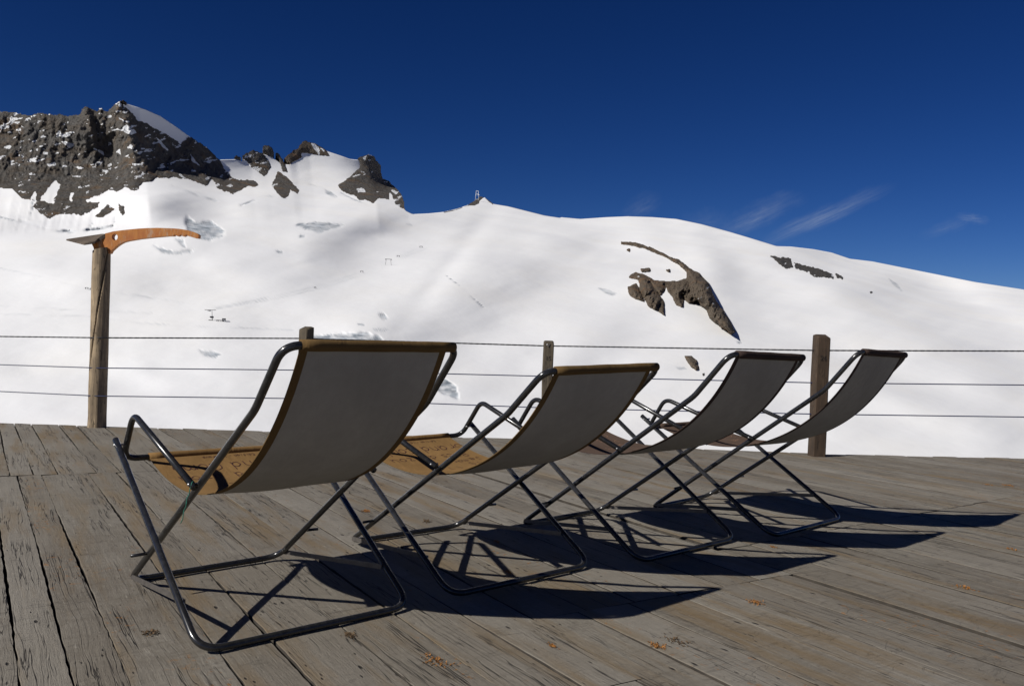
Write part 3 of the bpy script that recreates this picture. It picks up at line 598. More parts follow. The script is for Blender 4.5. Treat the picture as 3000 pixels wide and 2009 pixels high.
# ---------------------------------------------------------------- ski lift bits
def far_frame(x, y):
    p = tpoint(x, y); d = bearing(x, y); h = np.array([d[0], d[1], 0]); h /= np.linalg.norm(h)
    r = np.array([h[1], -h[0], 0]); return p, r, h, np.linalg.norm(p-EYE)/F_PX
def summit_tower():
    px, py = zs((1140, 800))[0]
    p, r, h, s = far_frame(px, py); p = p-h*6*s
    root = empty('lift_tower', p); tag(root, 'pale steel lattice lift tower standing on the rocky summit knoll', 'lift tower')
    Z = np.array([0, 0, 1.0]); q = lambda a, z, b=0: (r*a+Z*z+h*b)*s
    for sx, x0, z0, x1 in ((-1, -5.6, -2, -2.9), (1, 5.2, 2, 2.9)):
        for b in (-2.2, 2.2):
            m = MB(); m.tube([q(x0, z0-3, b), q(x1, 27.5, b*.5)], .62*s, 6); m.build('leg', M_PYLON, root)
    for z, a in ((27.3, 3.2), (18.3, 3.9), (3.0, 5.0)):
        m = MB(); m.box(q(0, z), r*a*s, h*1.6*s, Z*.55*s); m.build('crossbar', M_PYLON, root, False)
    m = MB(); m.box(q(0, 16), r*.7*s, h*.7*s, Z*1.8*s); m.build('hanging_box', M_PYLON, root, False)
    m = MB(); m.tube([q(4.4, 15.2, -1), q(7.0, 16.6, -1.8)], [1.7*s, .4*s], 10); m.build('dish', M_PYLON, root)
summit_tower()
def gantry(px, py, w, hgt, label, mat=M_DARKST):
    p, r, h, s = far_frame(px, py); root = empty('lift_pylon', p); tag(root, label, 'lift pylon', 'small ski lift pylons on the snow'); Z = np.array([0, 0, 1.0])
    for sx in (-1, 1):
        m = MB(); m.tube([r*sx*w*.5*s*1.15-Z*2*s, r*sx*w*.5*s*.85+Z*hgt*s], .45*s, 6); m.build('leg', mat, root)
    m = MB(); m.box(Z*hgt*s, r*w*.62*s, h*.5*s, Z*.55*s); m.build('crossbar', mat, root, False)
    for sx in (-1, 1):
        m = MB(); m.box(r*sx*w*.55*s+Z*(hgt-1.2)*s, r*1.1*s, h*.8*s, Z*.6*s); m.build('sheave', mat, root, False)
gantry(700+1024*.4274, 350+998*.4274, 15, 17, 'tallest lift gantry alone mid-slope below the summit')
for (gx, gy), lab in zip(((1248, 880), (1092, 944), (842, 1050)), ('tiny lift pylon, upper of the two above the tall gantry', 'tiny lift pylon just above and right of the tall gantry', 'tiny lift pylon just below and left of the tall gantry')):
    gantry(700+gx*.4274, 350+gy*.4274, 6.5, 4.5, lab)
gantry(254, 847, 6, 4, 'tiny lift pylon at the left edge of the ice axe post'); gantry(268, 849, 6, 4, 'tiny lift pylon partly hidden behind the ice axe post')
gantry(923, 845, 4, 4, 'tiny lift pylon low on the slope midway between station and gantry')
def station():
    px, py = 550+830*.0855, 870+800*.0855
    p, r, h, s = far_frame(px, py); Z = np.array([0, 0, 1.0]); grp = None
    root = empty('lift_mast', p); tag(root, 'dark lift mast with wide cross-arm at the small snow station', 'lift mast')
    m = MB(); m.tube([r*1.5*s-Z*2*s, r*.5*s+Z*8*s, -r*.8*s+Z*29*s], [1.1*s, .8*s, .5*s], 8); m.build('mast', M_DARKST, root)
    m = MB(); m.box(-r*5*s+Z*28.6*s, r*15*s, h*.8*s, Z*.6*s); m.build('cross_arm', M_DARKST, root, False)
    m = MB(); m.box(-r*6*s+Z*26.3*s, r*2.2*s, h*1.2*s, Z*1.3*s); m.box(-r*10.5*s+Z*26.4*s, r*1.2*s, h*1*s, Z*1*s); m.build('sheave', M_DARKST, root, False)
    m = MB(); m.box(r*.3*s+Z*9*s, r*4*s, h*2*s, Z*2.6*s); m.box(-r*4.5*s+Z*9.5*s, r*1.3*s, h*1.5*s, Z*1.8*s); m.build('drive_housing', M_DARKST, root, False)
    m = MB(); m.box(-r*4*s, r*5*s, h*2*s, Z*1.5*s); m.box(-r*11*s-Z*1*s, r*7*s, h*1.5*s, Z*.8*s); m.build('base', M_DARKST, root, False)
    px, py = 550+1240*.0855, 870+835*.0855; p, r, h, s = far_frame(px, py)
    root = empty('lift_hut', p); tag(root, 'small dark hut beside the lift mast on the snow', 'hut')
    m = MB(); m.box(Z*3.2*s, r*4.8*s, h*4*s, Z*4.2*s); m.build('wall', M_HUT, root, False)
    m = MB(); m.box(Z*8.0*s, r*5.4*s, h*4.6*s, Z*.45*s); m.build('roof', M_HUT, root, False)
    m = MB(); m.box(Z*3.6*s-h*4.15*s-r*1.8*s, r*1.1*s, h*.12*s, Z*1.2*s); m.build('window', M_HUTR, root, False)
    m = MB(); m.box(Z*2.2*s-h*4.15*s+r*2.2*s, r*1.2*s, h*.12*s, Z*2.4*s); m.build('door', M_HUTR, root, False)
    px, py = 550+1085*.0855, 870+835*.0855; p, r, h, s = far_frame(px, py)
    root = empty('barrier', p); tag(root, 'low dark barrier joining the hut and the lift mast', 'barrier')
    m = MB(); m.box(Z*3.4*s, r*8*s, h*.5*s, Z*.7*s); m.build('rail', M_DARKST, root, False)
    for a in (-6.5, -1.5, 4):
        m = MB(); m.box(r*a*s+Z*.8*s, r*1.0*s, h*.6*s, Z*2.3*s); m.build('support', M_DARKST, root, False)
station()

# ---------------------------------------------------------------- deck
DU = np.array([math.cos(PHI), math.sin(PHI)]); DV = np.array([math.sin(PHI), -math.cos(PHI)])
EDGE = [(-16, 7.9), (-4.6, 7.77), (-2.3, 7.76), (.7, 7.80), (1.1, 7.72), (1.66, 7.48), (2.6, 7.40), (3.34, 7.43), (4.5, 7.52), (16, 8.3)]
def edge_u(v, jit):
    lo, hi = -20.0, 40.0
    f = lambda u: (u*DU[1]+v*DV[1])-np.interp(u*DU[0]+v*DV[0], [e[0] for e in EDGE], [e[1] for e in EDGE])
    for _ in range(50):
        m = (lo+hi)/2
        if f(m) < 0: lo = m
        else: hi = m
    return lo+jit
def build_deck():
    V = []; F = []; C = []; MI = []
    def plank(v0, v1, u0a, u0b, u1a, u1b, col, zoff):
        """one board: v across, u along; slanted ends allowed"""
        near_ = -1 < u0a+1 and v0 < 2.6; nu = max(2, int((u1a-u0a)/(.045 if near_ else .09))); base = len(V); jr = .0021 if v0 < 1.1 else .0011
        prof = [(0, -.045), (0, -.0016), (.010, -.0003), (.10, 0), (.5, .0006), (.90, 0), (.990, -.0003), (1, -.0016), (1, -.045)]
        ph = random.random()*40; tw = random.uniform(-.0012, .0012)
        for i in range(nu+1):
            t = i/nu
            e0 = .0028*math.sin(ph+t*7*(u1a-u0a)/3)+random.uniform(-jr, jr); e1 = .0028*math.sin(ph*2+t*6*(u1a-u0a)/3)+random.uniform(-jr, jr)
            for a, z in prof:
                va = v0+e0+(v1+e1-v0-e0)*a; u = (u0a+(u0b-u0a)*a)*(1-t)+(u1a+(u1b-u1a)*a)*t
                zz = z+zoff+tw*(a-.5)*2+(.0012*math.sin(ph+u*3.1) if z > -.04 else 0)
                V.append((u*DU[0]+va*DV[0], u*DU[1]+va*DV[1], zz)); C.append(col)
        n = len(prof)
        for i in range(nu):
            for k in range(n-1):
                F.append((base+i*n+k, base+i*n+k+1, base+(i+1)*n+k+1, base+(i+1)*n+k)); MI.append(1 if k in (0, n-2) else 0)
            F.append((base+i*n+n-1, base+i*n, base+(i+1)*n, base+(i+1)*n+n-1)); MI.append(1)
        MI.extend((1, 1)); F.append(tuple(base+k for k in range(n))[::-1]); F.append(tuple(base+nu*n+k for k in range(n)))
    near = [.0, .117, .24, .363, .615, .775, 1.0, 1.2, 1.40, 1.59, 1.807, 2.02, 2.23, 2.46, 2.66, 2.85]     # seams read off the photograph
    far = [.08, .2, .324, .455, .665, .80, 1.01, 1.22, 1.42]
    def seams(known):
        k = list(known); v = k[0]
        while v > -9: v -= random.choice((.115, .12, .19, .21)); k.insert(0, v)
        v = k[-1]
        while v < 13.5: v += random.choice((.19, .205, .215, .225)); k.append(v)
        return k
    def ju(mid): return 5.97-.145*mid if mid < 1.6 else (6.3 if mid < 2.9 else 2.55+.075*mid)
    for row in range(-4, 5):
        ss = seams(near if row == 0 else far if row == 1 else [random.random()*.2])
        for a, b in zip(ss[:-1], ss[1:]):
            mid = (a+b)/2
            gap = random.uniform(.0055, .007) if mid < .5 else random.uniform(.0055, .008) if mid < 2 else random.uniform(.005, .0075)
            a2, b2 = a+gap/2, b-gap/2
            c0, c1 = ju(mid)+(row-1)*3.95, ju(mid)+row*3.95
            j = random.uniform(-.02, .02); ea, eb = edge_u(a2, j), edge_u(b2, j+random.uniform(-.008, .008))
            jit = random.uniform(-.003, .003); u0 = c0+.002+jit; u1 = c1-.002+jit
            if u0 > min(ea, eb)-.05: continue
            u1a, u1b = min(u1, ea), min(u1, eb)
            if u1a < -5: continue
            plank(a2, b2, u0, u0, u1a, u1b, (random.random(), random.random(), random.random(), 1), random.uniform(-.0007, .0007)-.003)
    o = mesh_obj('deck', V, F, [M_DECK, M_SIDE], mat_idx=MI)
    at = o.data.attributes.new('plank', 'FLOAT_COLOR', 'POINT'); at.data.foreach_set('color', np.array(C, np.float32).reshape(-1))
    tag(o, kind='structure')
    # added dark slab for shade in the board gaps, following the deck outline
    xs = [e[0] for e in EDGE]; ys = [e[1]-.06 for e in EDGE]; n = len(xs); V2 = []; F2 = []
    for x, y in zip(xs, ys): V2 += [(x, -7, -.053), (x, y, -.053), (x, y, -.30), (x, -7, -.30)]
    for i in range(n-1):
        p, q = i*4, i*4+4
        for k in range(4): F2.append((p+k, q+k, q+(k+1) % 4, p+(k+1) % 4))
    F2 += [(0, 1, 2, 3), tuple((n-1)*4+k for k in (3, 2, 1, 0))]
    o2 = mesh_obj('deck_backing', V2, F2, M_UNDER); tag(o2, kind='structure')
build_deck()

# ---------------------------------------------------------------- fence posts, ice axe, cables
D = 1.28147                                            # survey pixels
def text_mesh(s, size, name, mat, parent, mw, ext=.0006):
    cu = bpy.data.curves.new(name, 'FONT'); cu.body = s; cu.size = size; cu.extrude = ext; cu.align_x = 'CENTER'; cu.align_y = 'CENTER'
    tmp = bpy.data.objects.new('tmp', cu); COL.objects.link(tmp)
    dg = bpy.context.evaluated_depsgraph_get(); me = bpy.data.meshes.new_from_object(tmp.evaluated_get(dg)); bpy.data.objects.remove(tmp); bpy.data.curves.remove(cu)
    me.name = name; me.materials.clear(); me.materials.append(mat)
    o = bpy.data.objects.new(name, me); COL.objects.link(o); o.parent = parent; o.matrix_local = mw
    return o
def square_post(px_base, Y, h, w, rz, mat, label, tilt=0.0, number=None, nz=.12, slope=1):
    b = at_depth(px_base*D, 1000*D, Y); root = empty('fence_post', (b[0], Y, 0), rz); tag(root, label, 'fence post', 'square wooden posts of the cable fence')
    a = w/2; z0 = -.45; V = []; F = []
    lv = [(z0, 1, 0, 0), (0, 1, 0, 0), (h*.3, .985, .003, .002), (h*.62, 1.0, -.002, .002), (h-.035, .99, 0, 0), (h-.008, .97, 0, 0), (h, .72, .0, -.012)]
    for z, k, ox, oy in lv:
        for cx, cy in ((-1, -1), (-.86, -1), (.86, -1), (1, -1), (1, -.86), (1, .86), (1, 1), (.86, 1), (-.86, 1), (-1, 1), (-1, .86), (-1, -.86)):
            cut = .93 if abs(cx) == 1 and abs(cy) == 1 else 1
            zz = z
            if z >= h-.036: zz = z-(.022 if cy < 0 else 0)*(1 if z > h-.02 else .6)*slope
            V.append((a*cx*k*cut+ox+tilt*max(0, z)+random.uniform(-.0007, .0007), a*cy*k*cut+oy, zz))
    n = 12
    for i in range(len(lv)-1):
        for k in range(n): F.append((i*n+k, i*n+(k+1) % n, (i+1)*n+(k+1) % n, (i+1)*n+k))
    F.append(tuple((len(lv)-1)*n+k for k in range(n)))
    o = mesh_obj('shaft', V, F, mat, root, True); autosmooth(o, 25)
    if number:
        text_mesh(number, .058, 'number', M_NUM, root, Matrix.Translation((tilt*(h-nz), -a-.0008, h-nz))@Matrix.Rotation(PI/2, 4, 'X'))
    return root
square_post(692, 7.95, .953, .102, math.radians(-28), M_POSTG, 'grey-brown post poking up just behind the nearest deckchair', .01)
p15 = square_post(1246, 7.95, .893, .095, 0, M_POSTG, 'post branded with the number 15, between first and second deckchairs', .008, '15', .165)
m = MB(); m.tube([(-.014, -.052, .865), (0, -.055, .84), (.014, -.052, .865)], .0032, 6); m.build('staple', M_BOLT, p15)
square_post(1868, 7.23, 1.02, .113, math.radians(5), M_POST, 'dark reddish-brown post branded 26, beside the farthest deckchair', .010, '26', .2)

def ice_axe():
    Y = 7.70; b = np.array([-3.68, Y, 0.0]); root = empty('ice_axe_post', b)
    tag(root, 'giant wooden ice axe on a round log post with worn orange head', 'ice axe post')
    # log: centre line read at several heights
    rows = [(570, 232.5, 19.5), (640, 231, 20), (720, 229, 19), (800, 227, 19), (880, 224, 19), (950, 222.5, 18.6), (974, 221.5, 19.5)]
    C = []
    for y, x, hw in rows:
        p = at_depth(x*D, y*D, Y); C.append((p, hw*D*Y/F_PX))
    C.append((C[-1][0]+np.array([0, 0, -.35]), C[-1][1])); C = C[::-1]
    V = []; F = []; seg = 96; zs_ = [c[0][2] for c in C]; N = 60
    for i in range(N+1):
        z = C[0][0][2]+(C[-1][0][2]-C[0][0][2])*i/N
        cx = np.interp(z, zs_, [c[0][0] for c in C]); rr = np.interp(z, zs_, [c[1] for c in C])
        for k in range(seg):
            th = 2*PI*k/seg
            q = rr*(1+.035*math.sin(2*th+z*2)+.018*math.sin(5*th+3*z)+.012*math.sin(9*th-z*4))
            spiral = ((th-(-.67+1.87*(z-1.45))+PI) % (2*PI))-PI                     # the long drying crack winds up the log
            q -= .030*math.exp(-(spiral/.05)**2)*min(1, max(0, (z-.35)/.2))
            V.append((cx-b[0]+q*math.cos(th), q*math.sin(th), z-b[2]+(.02*math.cos(th) if i == N else 0)))
    for i in range(N):
        for k in range(seg): F.append((i*seg+k, i*seg+(k+1) % seg, (i+1)*seg+(k+1) % seg, (i+1)*seg+k))
    F.append(tuple(N*seg+k for k in range(seg)))
    o = mesh_obj('shaft', V, F, M_LOG, root, True); autosmooth(o, 50)
    # pick: flat board cut to outline with a round hole
    zz = lambda x, y: (150+x*.21368, 640+y*.21368)
    out = [(600, 480), (590, 440), (578, 395), (556, 350), (600, 330), (735, 262), (735, 207), (850, 178), (1000, 158), (1200, 139), (1330, 132), (1450, 129), (1650, 135), (1760, 143), (1860, 160), (1940, 182), (2000, 207), (2022, 226), (2016, 272), (1960, 266), (1900, 246), (1872, 240), (1862, 222), (1846, 220), (1832, 236), (1808, 246), (1794, 242), (1780, 224), (1766, 220), (1750, 236), (1728, 243), (1712, 236), (1698, 218), (1682, 222), (1672, 240), (1600, 240), (1400, 258), (1200, 281), (1050, 306), (980, 325), (930, 352), (880, 388), (845, 420), (820, 442), (800, 480)]
    hc = zz(872, 255); hole = [(hc[0]+8.6*math.cos(2*PI*k/20), hc[1]+9.6*math.sin(2*PI*k/20)) for k in range(20)]
    P3 = lambda p, dy: at_depth(p[0], p[1], Y+dy)-b
    bm = bmesh.new()
    def loop(pts, dy): 
        vs = [bm.verts.new(P3(p, dy)) for p in pts]; return vs, [bm.edges.new((vs[i], vs[(i+1) % len(vs)])) for i in range(len(vs))]
    T = .028
    o1, e1 = loop([zz(*p) for p in out], -T); h1, g1 = loop(hole, -T)
    bmesh.ops.triangle_fill(bm, use_beauty=True, use_dissolve=False, edges=e1+g1)
    front = list(bm.faces)
    r = bmesh.ops.extrude_face_region(bm, geom=front)
    for v in [x for x in r['geom'] if isinstance(x, bmesh.types.BMVert)]: v.co.y += 2*T
    bmesh.ops.recalc_face_normals(bm, faces=bm.faces)
    me = bpy.data.meshes.new('pick'); bm.to_mesh(me); bm.free(); me.materials.append(M_ORANGE)
    pk = bpy.data.objects.new('pick', me); COL.objects.link(pk); pk.parent = root
    # adze: broad board seen from below, its near corner hanging toward the deck
    c0, c1, c2, c3, c4 = (P3(zz(*q), dy) for q, dy in (((208, 303), .02), ((455, 366), -.11), ((600, 345), -.075), ((650, 318), -.045), ((736, 262), -.03)))
    c5 = P3(zz(720, 250), .05)
    bot = [c0, c1, c2, c3, c4, c5]; up = np.array([0, 0, .017])
    top = [P3(zz(206, 284), .025), c1+up*.5+np.array([0, .004, .004]), c2+up*1.2, c3+up*2.0, P3(zz(735, 212), -.03), P3(zz(700, 210), .055)]
    V = bot+top; F = [tuple(range(6))[::-1], tuple(range(6, 12))]+[(i, (i+1) % 6, 6+(i+1) % 6, 6+i) for i in range(6)]
    ad = mesh_obj('adze', V, F, M_BLADE, root)
    return root
ice_axe()

def cable(pts, r, label, mat, twisted):
    W = []
    for x, y, Y in pts: W.append(at_depth(x*D, y*D, Y))
    root = W[0]; m = MB()
    P = [];  
    for a, b in zip(W[:-1], W[1:]):
        n = max(2, int(np.linalg.norm(b-a)/.02)) if twisted else max(2, int(np.linalg.norm(b-a)/.3))
        for i in range(n): P.append(a+(b-a)*i/n)
    P.append(W[-1])
    if twisted:
        s = 0; pr = P[0]
        strands = [[], []]
        for p in P:
            s += np.linalg.norm(p-pr); pr = p
            for k in range(2):
                t = 2*PI*s/.115+PI*k; strands[k].append(p+np.array([0, math.cos(t), math.sin(t)])*r*.2)
        for st in strands: m.tube(st, r*.82, 6)
    else: m.tube(P, r, 8)
    o = m.build('guard_cable', mat)
    tag(o, label, 'cable', 'guard cables strung through the fence posts'); return o
YL, YA, Y13, Y15, Y26, YR = 7.74, 7.66, 7.95, 7.95, 7.23, 7.38
cable([(-700, 766, 7.9), (0, 769, YL), (229, 772, YA-.03), (692, 773.5, Y13), (1246, 790.5, Y15), (1870, 801, Y26), (2341, 802.5, YR), (3000, 805, 7.5)], .0062, 'topmost black twisted steel cable of the deck fence', M_ROPE, True)
cable([(-700, 827, 7.9), (0, 833.5, YL), (225, 841, YA-.03), (692, 846, Y13), (1246, 860, Y15), (1870, 875, Y26), (2341, 880, YR), (3000, 884, 7.5)], .0046, 'middle navy guard cable of the deck fence', M_ROPEB, False)
cable([(-700, 886, 7.9), (0, 894.5, YL), (222, 905, YA-.03), (692, 911, Y13), (1246, 932, Y15), (1870, 946.5, Y26), (2341, 953, YR), (3000, 958, 7.5)], .0046, 'lowest navy guard cable of the deck fence', M_ROPEB, False)

# ---------------------------------------------------------------- deckchairs
WA, WB, WC = .58, .7122, .6546
LA1, LA2, KAP, CA, LB = 1.2075, .2377, .2171, .7794, .9263
# X, Y, heading, frame angle, leg foot, leg angle, arm top f/z, arm low f/z, joint shift, bend shift, tilt, yaw, side shift
CH = [(-1.1256, 3.2728, 2.289, .6131, -.8228, .5658, -.1146, .621, -.0186, .452, -.0159, .0301, .0038, -.028, -.0009),
      (-.4946, 3.8972, 2.2937, .5693, -.865, .5543, -.1726, .6131, -.0367, .4459, .0352, -.0549, .031, .0277, .0489),
      (.2759, 4.3892, 2.3121, .6088, -.798, .5772, -.1191, .6353, .0011, .4734, -.0064, .0014, -.0212, -.0066, .0079),
      (.9918, 4.9222, 2.3225, .6242, -.7856, .5583, -.1119, .6123, -.0111, .4531, -.0129, .0234, -.0229, -.0493, -.0029)]
LAB = ['nearest deckchair, ochre sling with dark red lettering, leftmost in the row',
       'deckchair with ochre sling reclined lowest, second from the left, in front of post 15',
       'deckchair with dark brown sling, between the low ochre chair and the farthest one',
       'farthest deckchair, smallest in the row, dark brown sling, overlapping the reddish-brown post']
GLY = {  # single-stroke hand lettering: polylines in a 0..1 box
 'G': [[(.85, .8), (.6, 1), (.25, .9), (.08, .5), (.25, .08), (.6, 0), (.85, .2), (.85, .45), (.55, .45)]], 'r': [[(.2, 0), (.2, .6)], [(.2, .4), (.45, .6), (.65, .55)]],
 'a': [[(.75, .6), (.45, .64), (.15, .4), (.2, .08), (.5, 0), (.72, .25), (.76, .6), (.78, 0)]], 'n': [[(.2, 0), (.2, .62)], [(.2, .42), (.45, .64), (.7, .5), (.72, 0)]],
 'd': [[(.75, 1.0), (.76, 0)], [(.75, .5), (.45, .64), (.15, .35), (.3, .02), (.6, .06), (.75, .3)]], 'C': [[(.8, .85), (.5, 1), (.15, .75), (.1, .35), (.4, 0), (.82, .15)]],
 'o': [[(.45, .64), (.15, .4), (.2, .1), (.5, 0), (.78, .25), (.7, .55), (.45, .64)]], 'm': [[(.1, 0), (.1, .62)], [(.1, .4), (.3, .64), (.45, .5), (.46, 0)], [(.46, .4), (.68, .64), (.85, .5), (.88, 0)]],
 'b': [[(.2, 1), (.2, 0)], [(.2, .35), (.45, .62), (.75, .4), (.65, .05), (.35, 0), (.2, .15)]], 'P': [[(.2, 0), (.2, 1), (.6, .98), (.78, .78), (.65, .55), (.2, .48)]], 'i': [[(.4, 0), (.4, .6)], [(.4, .82), (.41, .86)]],
 'c': [[(.75, .5), (.45, .63), (.15, .35), (.35, .02), (.75, .1)]], 's': [[(.7, .55), (.4, .64), (.22, .48), (.6, .25), (.6, .06), (.2, .03)]], 'e': [[(.2, .32), (.72, .36), (.6, .6), (.3, .58), (.14, .3), (.35, .02), (.72, .12)]],
 'z': [[(.2, .6), (.72, .6), (.2, 0), (.75, .02)]], 'u': [[(.18, .62), (.2, .15), (.45, 0), (.7, .2), (.72, .62)], [(.72, .3), (.75, 0)]], 'A': [[(.1, 0), (.48, 1), (.85, 0)], [(.25, .38), (.7, .38)]], 'J': [[(.6, 1), (.6, .2), (.4, 0), (.15, .15)]],
 'l': [[(.4, 1), (.42, 0)]], 'g': [[(.72, .6), (.4, .62), (.18, .35), (.4, .08), (.72, .3)], [(.72, .62), (.7, -.2), (.3, -.28)]], 't': [[(.4, .95), (.42, .05), (.65, .02)], [(.15, .62), (.7, .62)]], 'v': [[(.15, .62), (.45, 0), (.75, .62)]], 'E': [[(.75, 1), (.2, 1), (.2, 0), (.75, 0)], [(.2, .52), (.62, .52)]],
 '-': [[(.25, .35), (.65, .35)]], '.': [[(.4, .0), (.43, .04)]], '1': [[(.3, .8), (.5, 1), (.5, 0)]], '7': [[(.15, 1), (.75, 1), (.35, 0)]], 'L': [[(.2, 1), (.2, 0), (.75, 0)]], "x": [[(.15, .6), (.7, 0)], [(.7, .6), (.15, 0)]]}
def deckchair(ci):
    X, Y, th, al, fB, be, ctf, ctz, clf, clz, dc, dk, tw, ya, dl = CH[ci]
    root = empty('deckchair', (X, Y, 0), th); tag(root, LAB[ci], 'deckchair', 'steel-framed deckchairs in a row on the deck')
    t = .0125
    fb, zb = -LA1*math.cos(al), t+LA1*math.sin(al); a2 = al+KAP+dk
    ft, zt = fb-LA2*math.cos(a2), zb+LA2*math.sin(a2)
    ca = CA+dc; fc, zc = -ca*math.cos(al), t+ca*math.sin(al)
    def PA(f, z, r): return np.array([f-r*ya, -(r+dl), z+r*tw*z/.9])
    def PB(f, z, r): return np.array([f, -r, z])
    def PC(f, z, r): return np.array([f, -r, z+r*tw*z/.9])
    A = WA/2; B = WB/2; c0 = (WA+.048)/2; c1 = WC/2
    RA, RB, RC_ = .0112, .0112, .0108
    # frame A: closed loop foot bar / bends / top bar
    loop = [PA(0, t, -A), PA(fb, zb, -A), PA(ft, zt, -A), PA(ft, zt, A), PA(fb, zb, A), PA(0, t, A)]
    m = MB(); m.tube(fillet(loop, [.075, .22, .055, .055, .22, .075], 9, True), RA, 14, True)
    m.build('back_frame', M_TUBE, root)
    # frame B: legs with open ends at the front
    ftb, ztb = fB+LB*math.cos(be), t+LB*math.sin(be)
    u = np.array([math.cos(be), math.sin(be)])
    e = .022
    lp = [PB(ftb+e*u[0], ztb+e*u[1], -B), PB(fB, t, -B), PB(fB, t, B), PB(ftb+e*u[0], ztb+e*u[1], B)]
    m = MB(); m.tube(fillet(lp, [0, .075, .075, 0], 9), RB, 14); m.build('leg_frame', M_TUBE, root)
    # frame C: armrests and the front seat bar
    dirc = np.array([fc-ctf, zc-ctz]); dirc /= np.linalg.norm(dirc)
    ex = .02
    arm = [PC(fc+dirc[0]*ex, zc+dirc[1]*ex, -c0), PC(ctf, ctz, -c1), PC(clf, clz, -c1), PC(clf, clz, c1), PC(ctf, ctz, c1), PC(fc+dirc[0]*ex, zc+dirc[1]*ex, c0)]
    m = MB(); m.tube(fillet(arm, [0, .06, .05, .05, .06, 0], 9), RC_, 14); m.build('arm_frame', M_TUBE, root)
    # bolts
    for s in (-1, 1):
        m = MB()
        q = PC(fc, zc, s*c0); n = np.array([0, -s, 0.0])
        m.tube([q-n*.02, q+n*.0130], .0042, 8)
        m.build('bolt', M_BOLT, root)
        m = MB(); q = PB(ftb-.004, ztb-.004, s*B); m.tube([q-n*.04, q+n*.0130], .004, 8); m.build('bolt', M_BOLT, root)
        # peg on the back frame and the flat strap between the frames
        k = .245; q = PA(-k*math.cos(al), t+k*math.sin(al), s*A)
        m = MB(); m.tube([q, q+n*.062+np.array([0, 0, -.002])], .0055, 8); m.build('peg', M_TUBE, root)
        k = .04; p = PA(-k*math.cos(al), t+k*math.sin(al), s*(A+.006)); kb = .185; q = PB(fB+kb*u[0], t+kb*u[1], s*(B-.015))
        d = q-p; d /= np.linalg.norm(d); up = np.array([0, 0, 1.0]); up = up-d*(d@up); up /= np.linalg.norm(up); sd = np.cross(d, up)
        m = MB(); m.box((p+q)/2, (q-p)/2, up*.0085, sd*.0018); m.build('brace_strap', M_STRAP, root, False)
    # sling
    P0 = np.array([ft, zt]); P3 = np.array([clf, clz]); P1 = P0+np.array([.193, -.418 if ci != 1 else -.385]); P2 = P3+np.array([-.50, -.18])
    def prof(s): return (1-s)**3*P0+3*s*(1-s)**2*P1+3*s*s*(1-s)*P2+s**3*P3
    def tang(s): 
        a = prof(min(1, s+.001))-prof(max(0, s-.001)); return a/np.linalg.norm(a)
    w0, w1 = -.240, .246
    N, Mx = 60, 14; front = M_OCHRE if ci < 2 else M_BROWN; hem = M_HEM if ci < 2 else M_HEMB
    m = MB()
    rs = [w0, w0+.024]+[w0+.024+(w1-w0-.048)*k/Mx for k in range(1, Mx)]+[w1-.024, w1]; nc = len(rs)
    def place(s, r, off):
        f, z = prof(s); T = tang(s); nrm = np.array([-T[1], T[0]])       # up / front side
        sag = -.006*math.sin(PI*s)*(1-((r-(w0+w1)/2)/(.5*(w1-w0)))**2)
        wv = .0015*math.sin(9*s+r*21+ci)*math.sin(PI*s)
        f2, z2_ = np.array([f, z])+nrm*(off+sag+wv)
        k = 1-s; pa = PA(f2, z2_, r); pc = PC(f2, z2_, r); return pa*k+pc*(1-k)
    vv = []; S0 = .012; S1 = .992
    for i in range(N+1):
        s = S0+(S1-S0)*i/N
        for r in rs: vv.append(place(s, r, .0013))
    n1 = len(vv)
    for i in range(N+1):
        s = S0+(S1-S0)*i/N
        for r in rs: vv.append(place(s, r, -.0013))
    ff = []; mi = []
    for i in range(N):
        for k in range(nc-1):
            a, b, c, d = i*nc+k, i*nc+k+1, (i+1)*nc+k+1, (i+1)*nc+k
            ff.append((a, d, c, b)); mi.append(0)
            ff.append((n1+a, n1+b, n1+c, n1+d)); mi.append(2 if k in (0, nc-2) else 1)
        for k in (0, nc-1):
            a, d = i*nc+k, (i+1)*nc+k; ff.append((a, n1+a, n1+d, d) if k == 0 else (a, d, n1+d, n1+a)); mi.append(2)
    for i in (0, N):
        for k in range(nc-1):
            a, b = i*nc+k, i*nc+k+1; ff.append((a, b, n1+b, n1+a) if i == 0 else (a, n1+a, n1+b, b)); mi.append(0)
    sl = mesh_obj('sling', vv, ff, [front, M_BACK, hem], root, True, mi); autosmooth(sl, 60)
    # sleeves round the two bars
    m = MB(); L_ = [PA(ft, zt, w0+(.272-w0)*k/10) for k in range(11)]; m.tube(L_, [.0158+.0006*math.sin(k*1.7) for k in range(11)], 18); m.build('sleeve', hem, sl)
    m = MB(); L_ = [PC(clf, clz, w0+(w1-w0)*k/10) for k in range(11)]; m.tube(L_, [.0150+.0006*math.sin(k*1.3) for k in range(11)], 18); m.build('sleeve', front, sl)
    # hand lettering on the seat
    ink = M_INK if ci < 2 else M_INKP
    lens = [0]; SS = np.linspace(0, 1, 200); pts = [prof(s) for s in SS]
    for a, b in zip(pts[:-1], pts[1:]): lens.append(lens[-1]+np.linalg.norm(b-a))
    Ltot = lens[-1]
    def s_of(dist): return float(np.interp(Ltot-dist, lens, SS))        # distance from the front bar
    rnd = random.Random(ci)
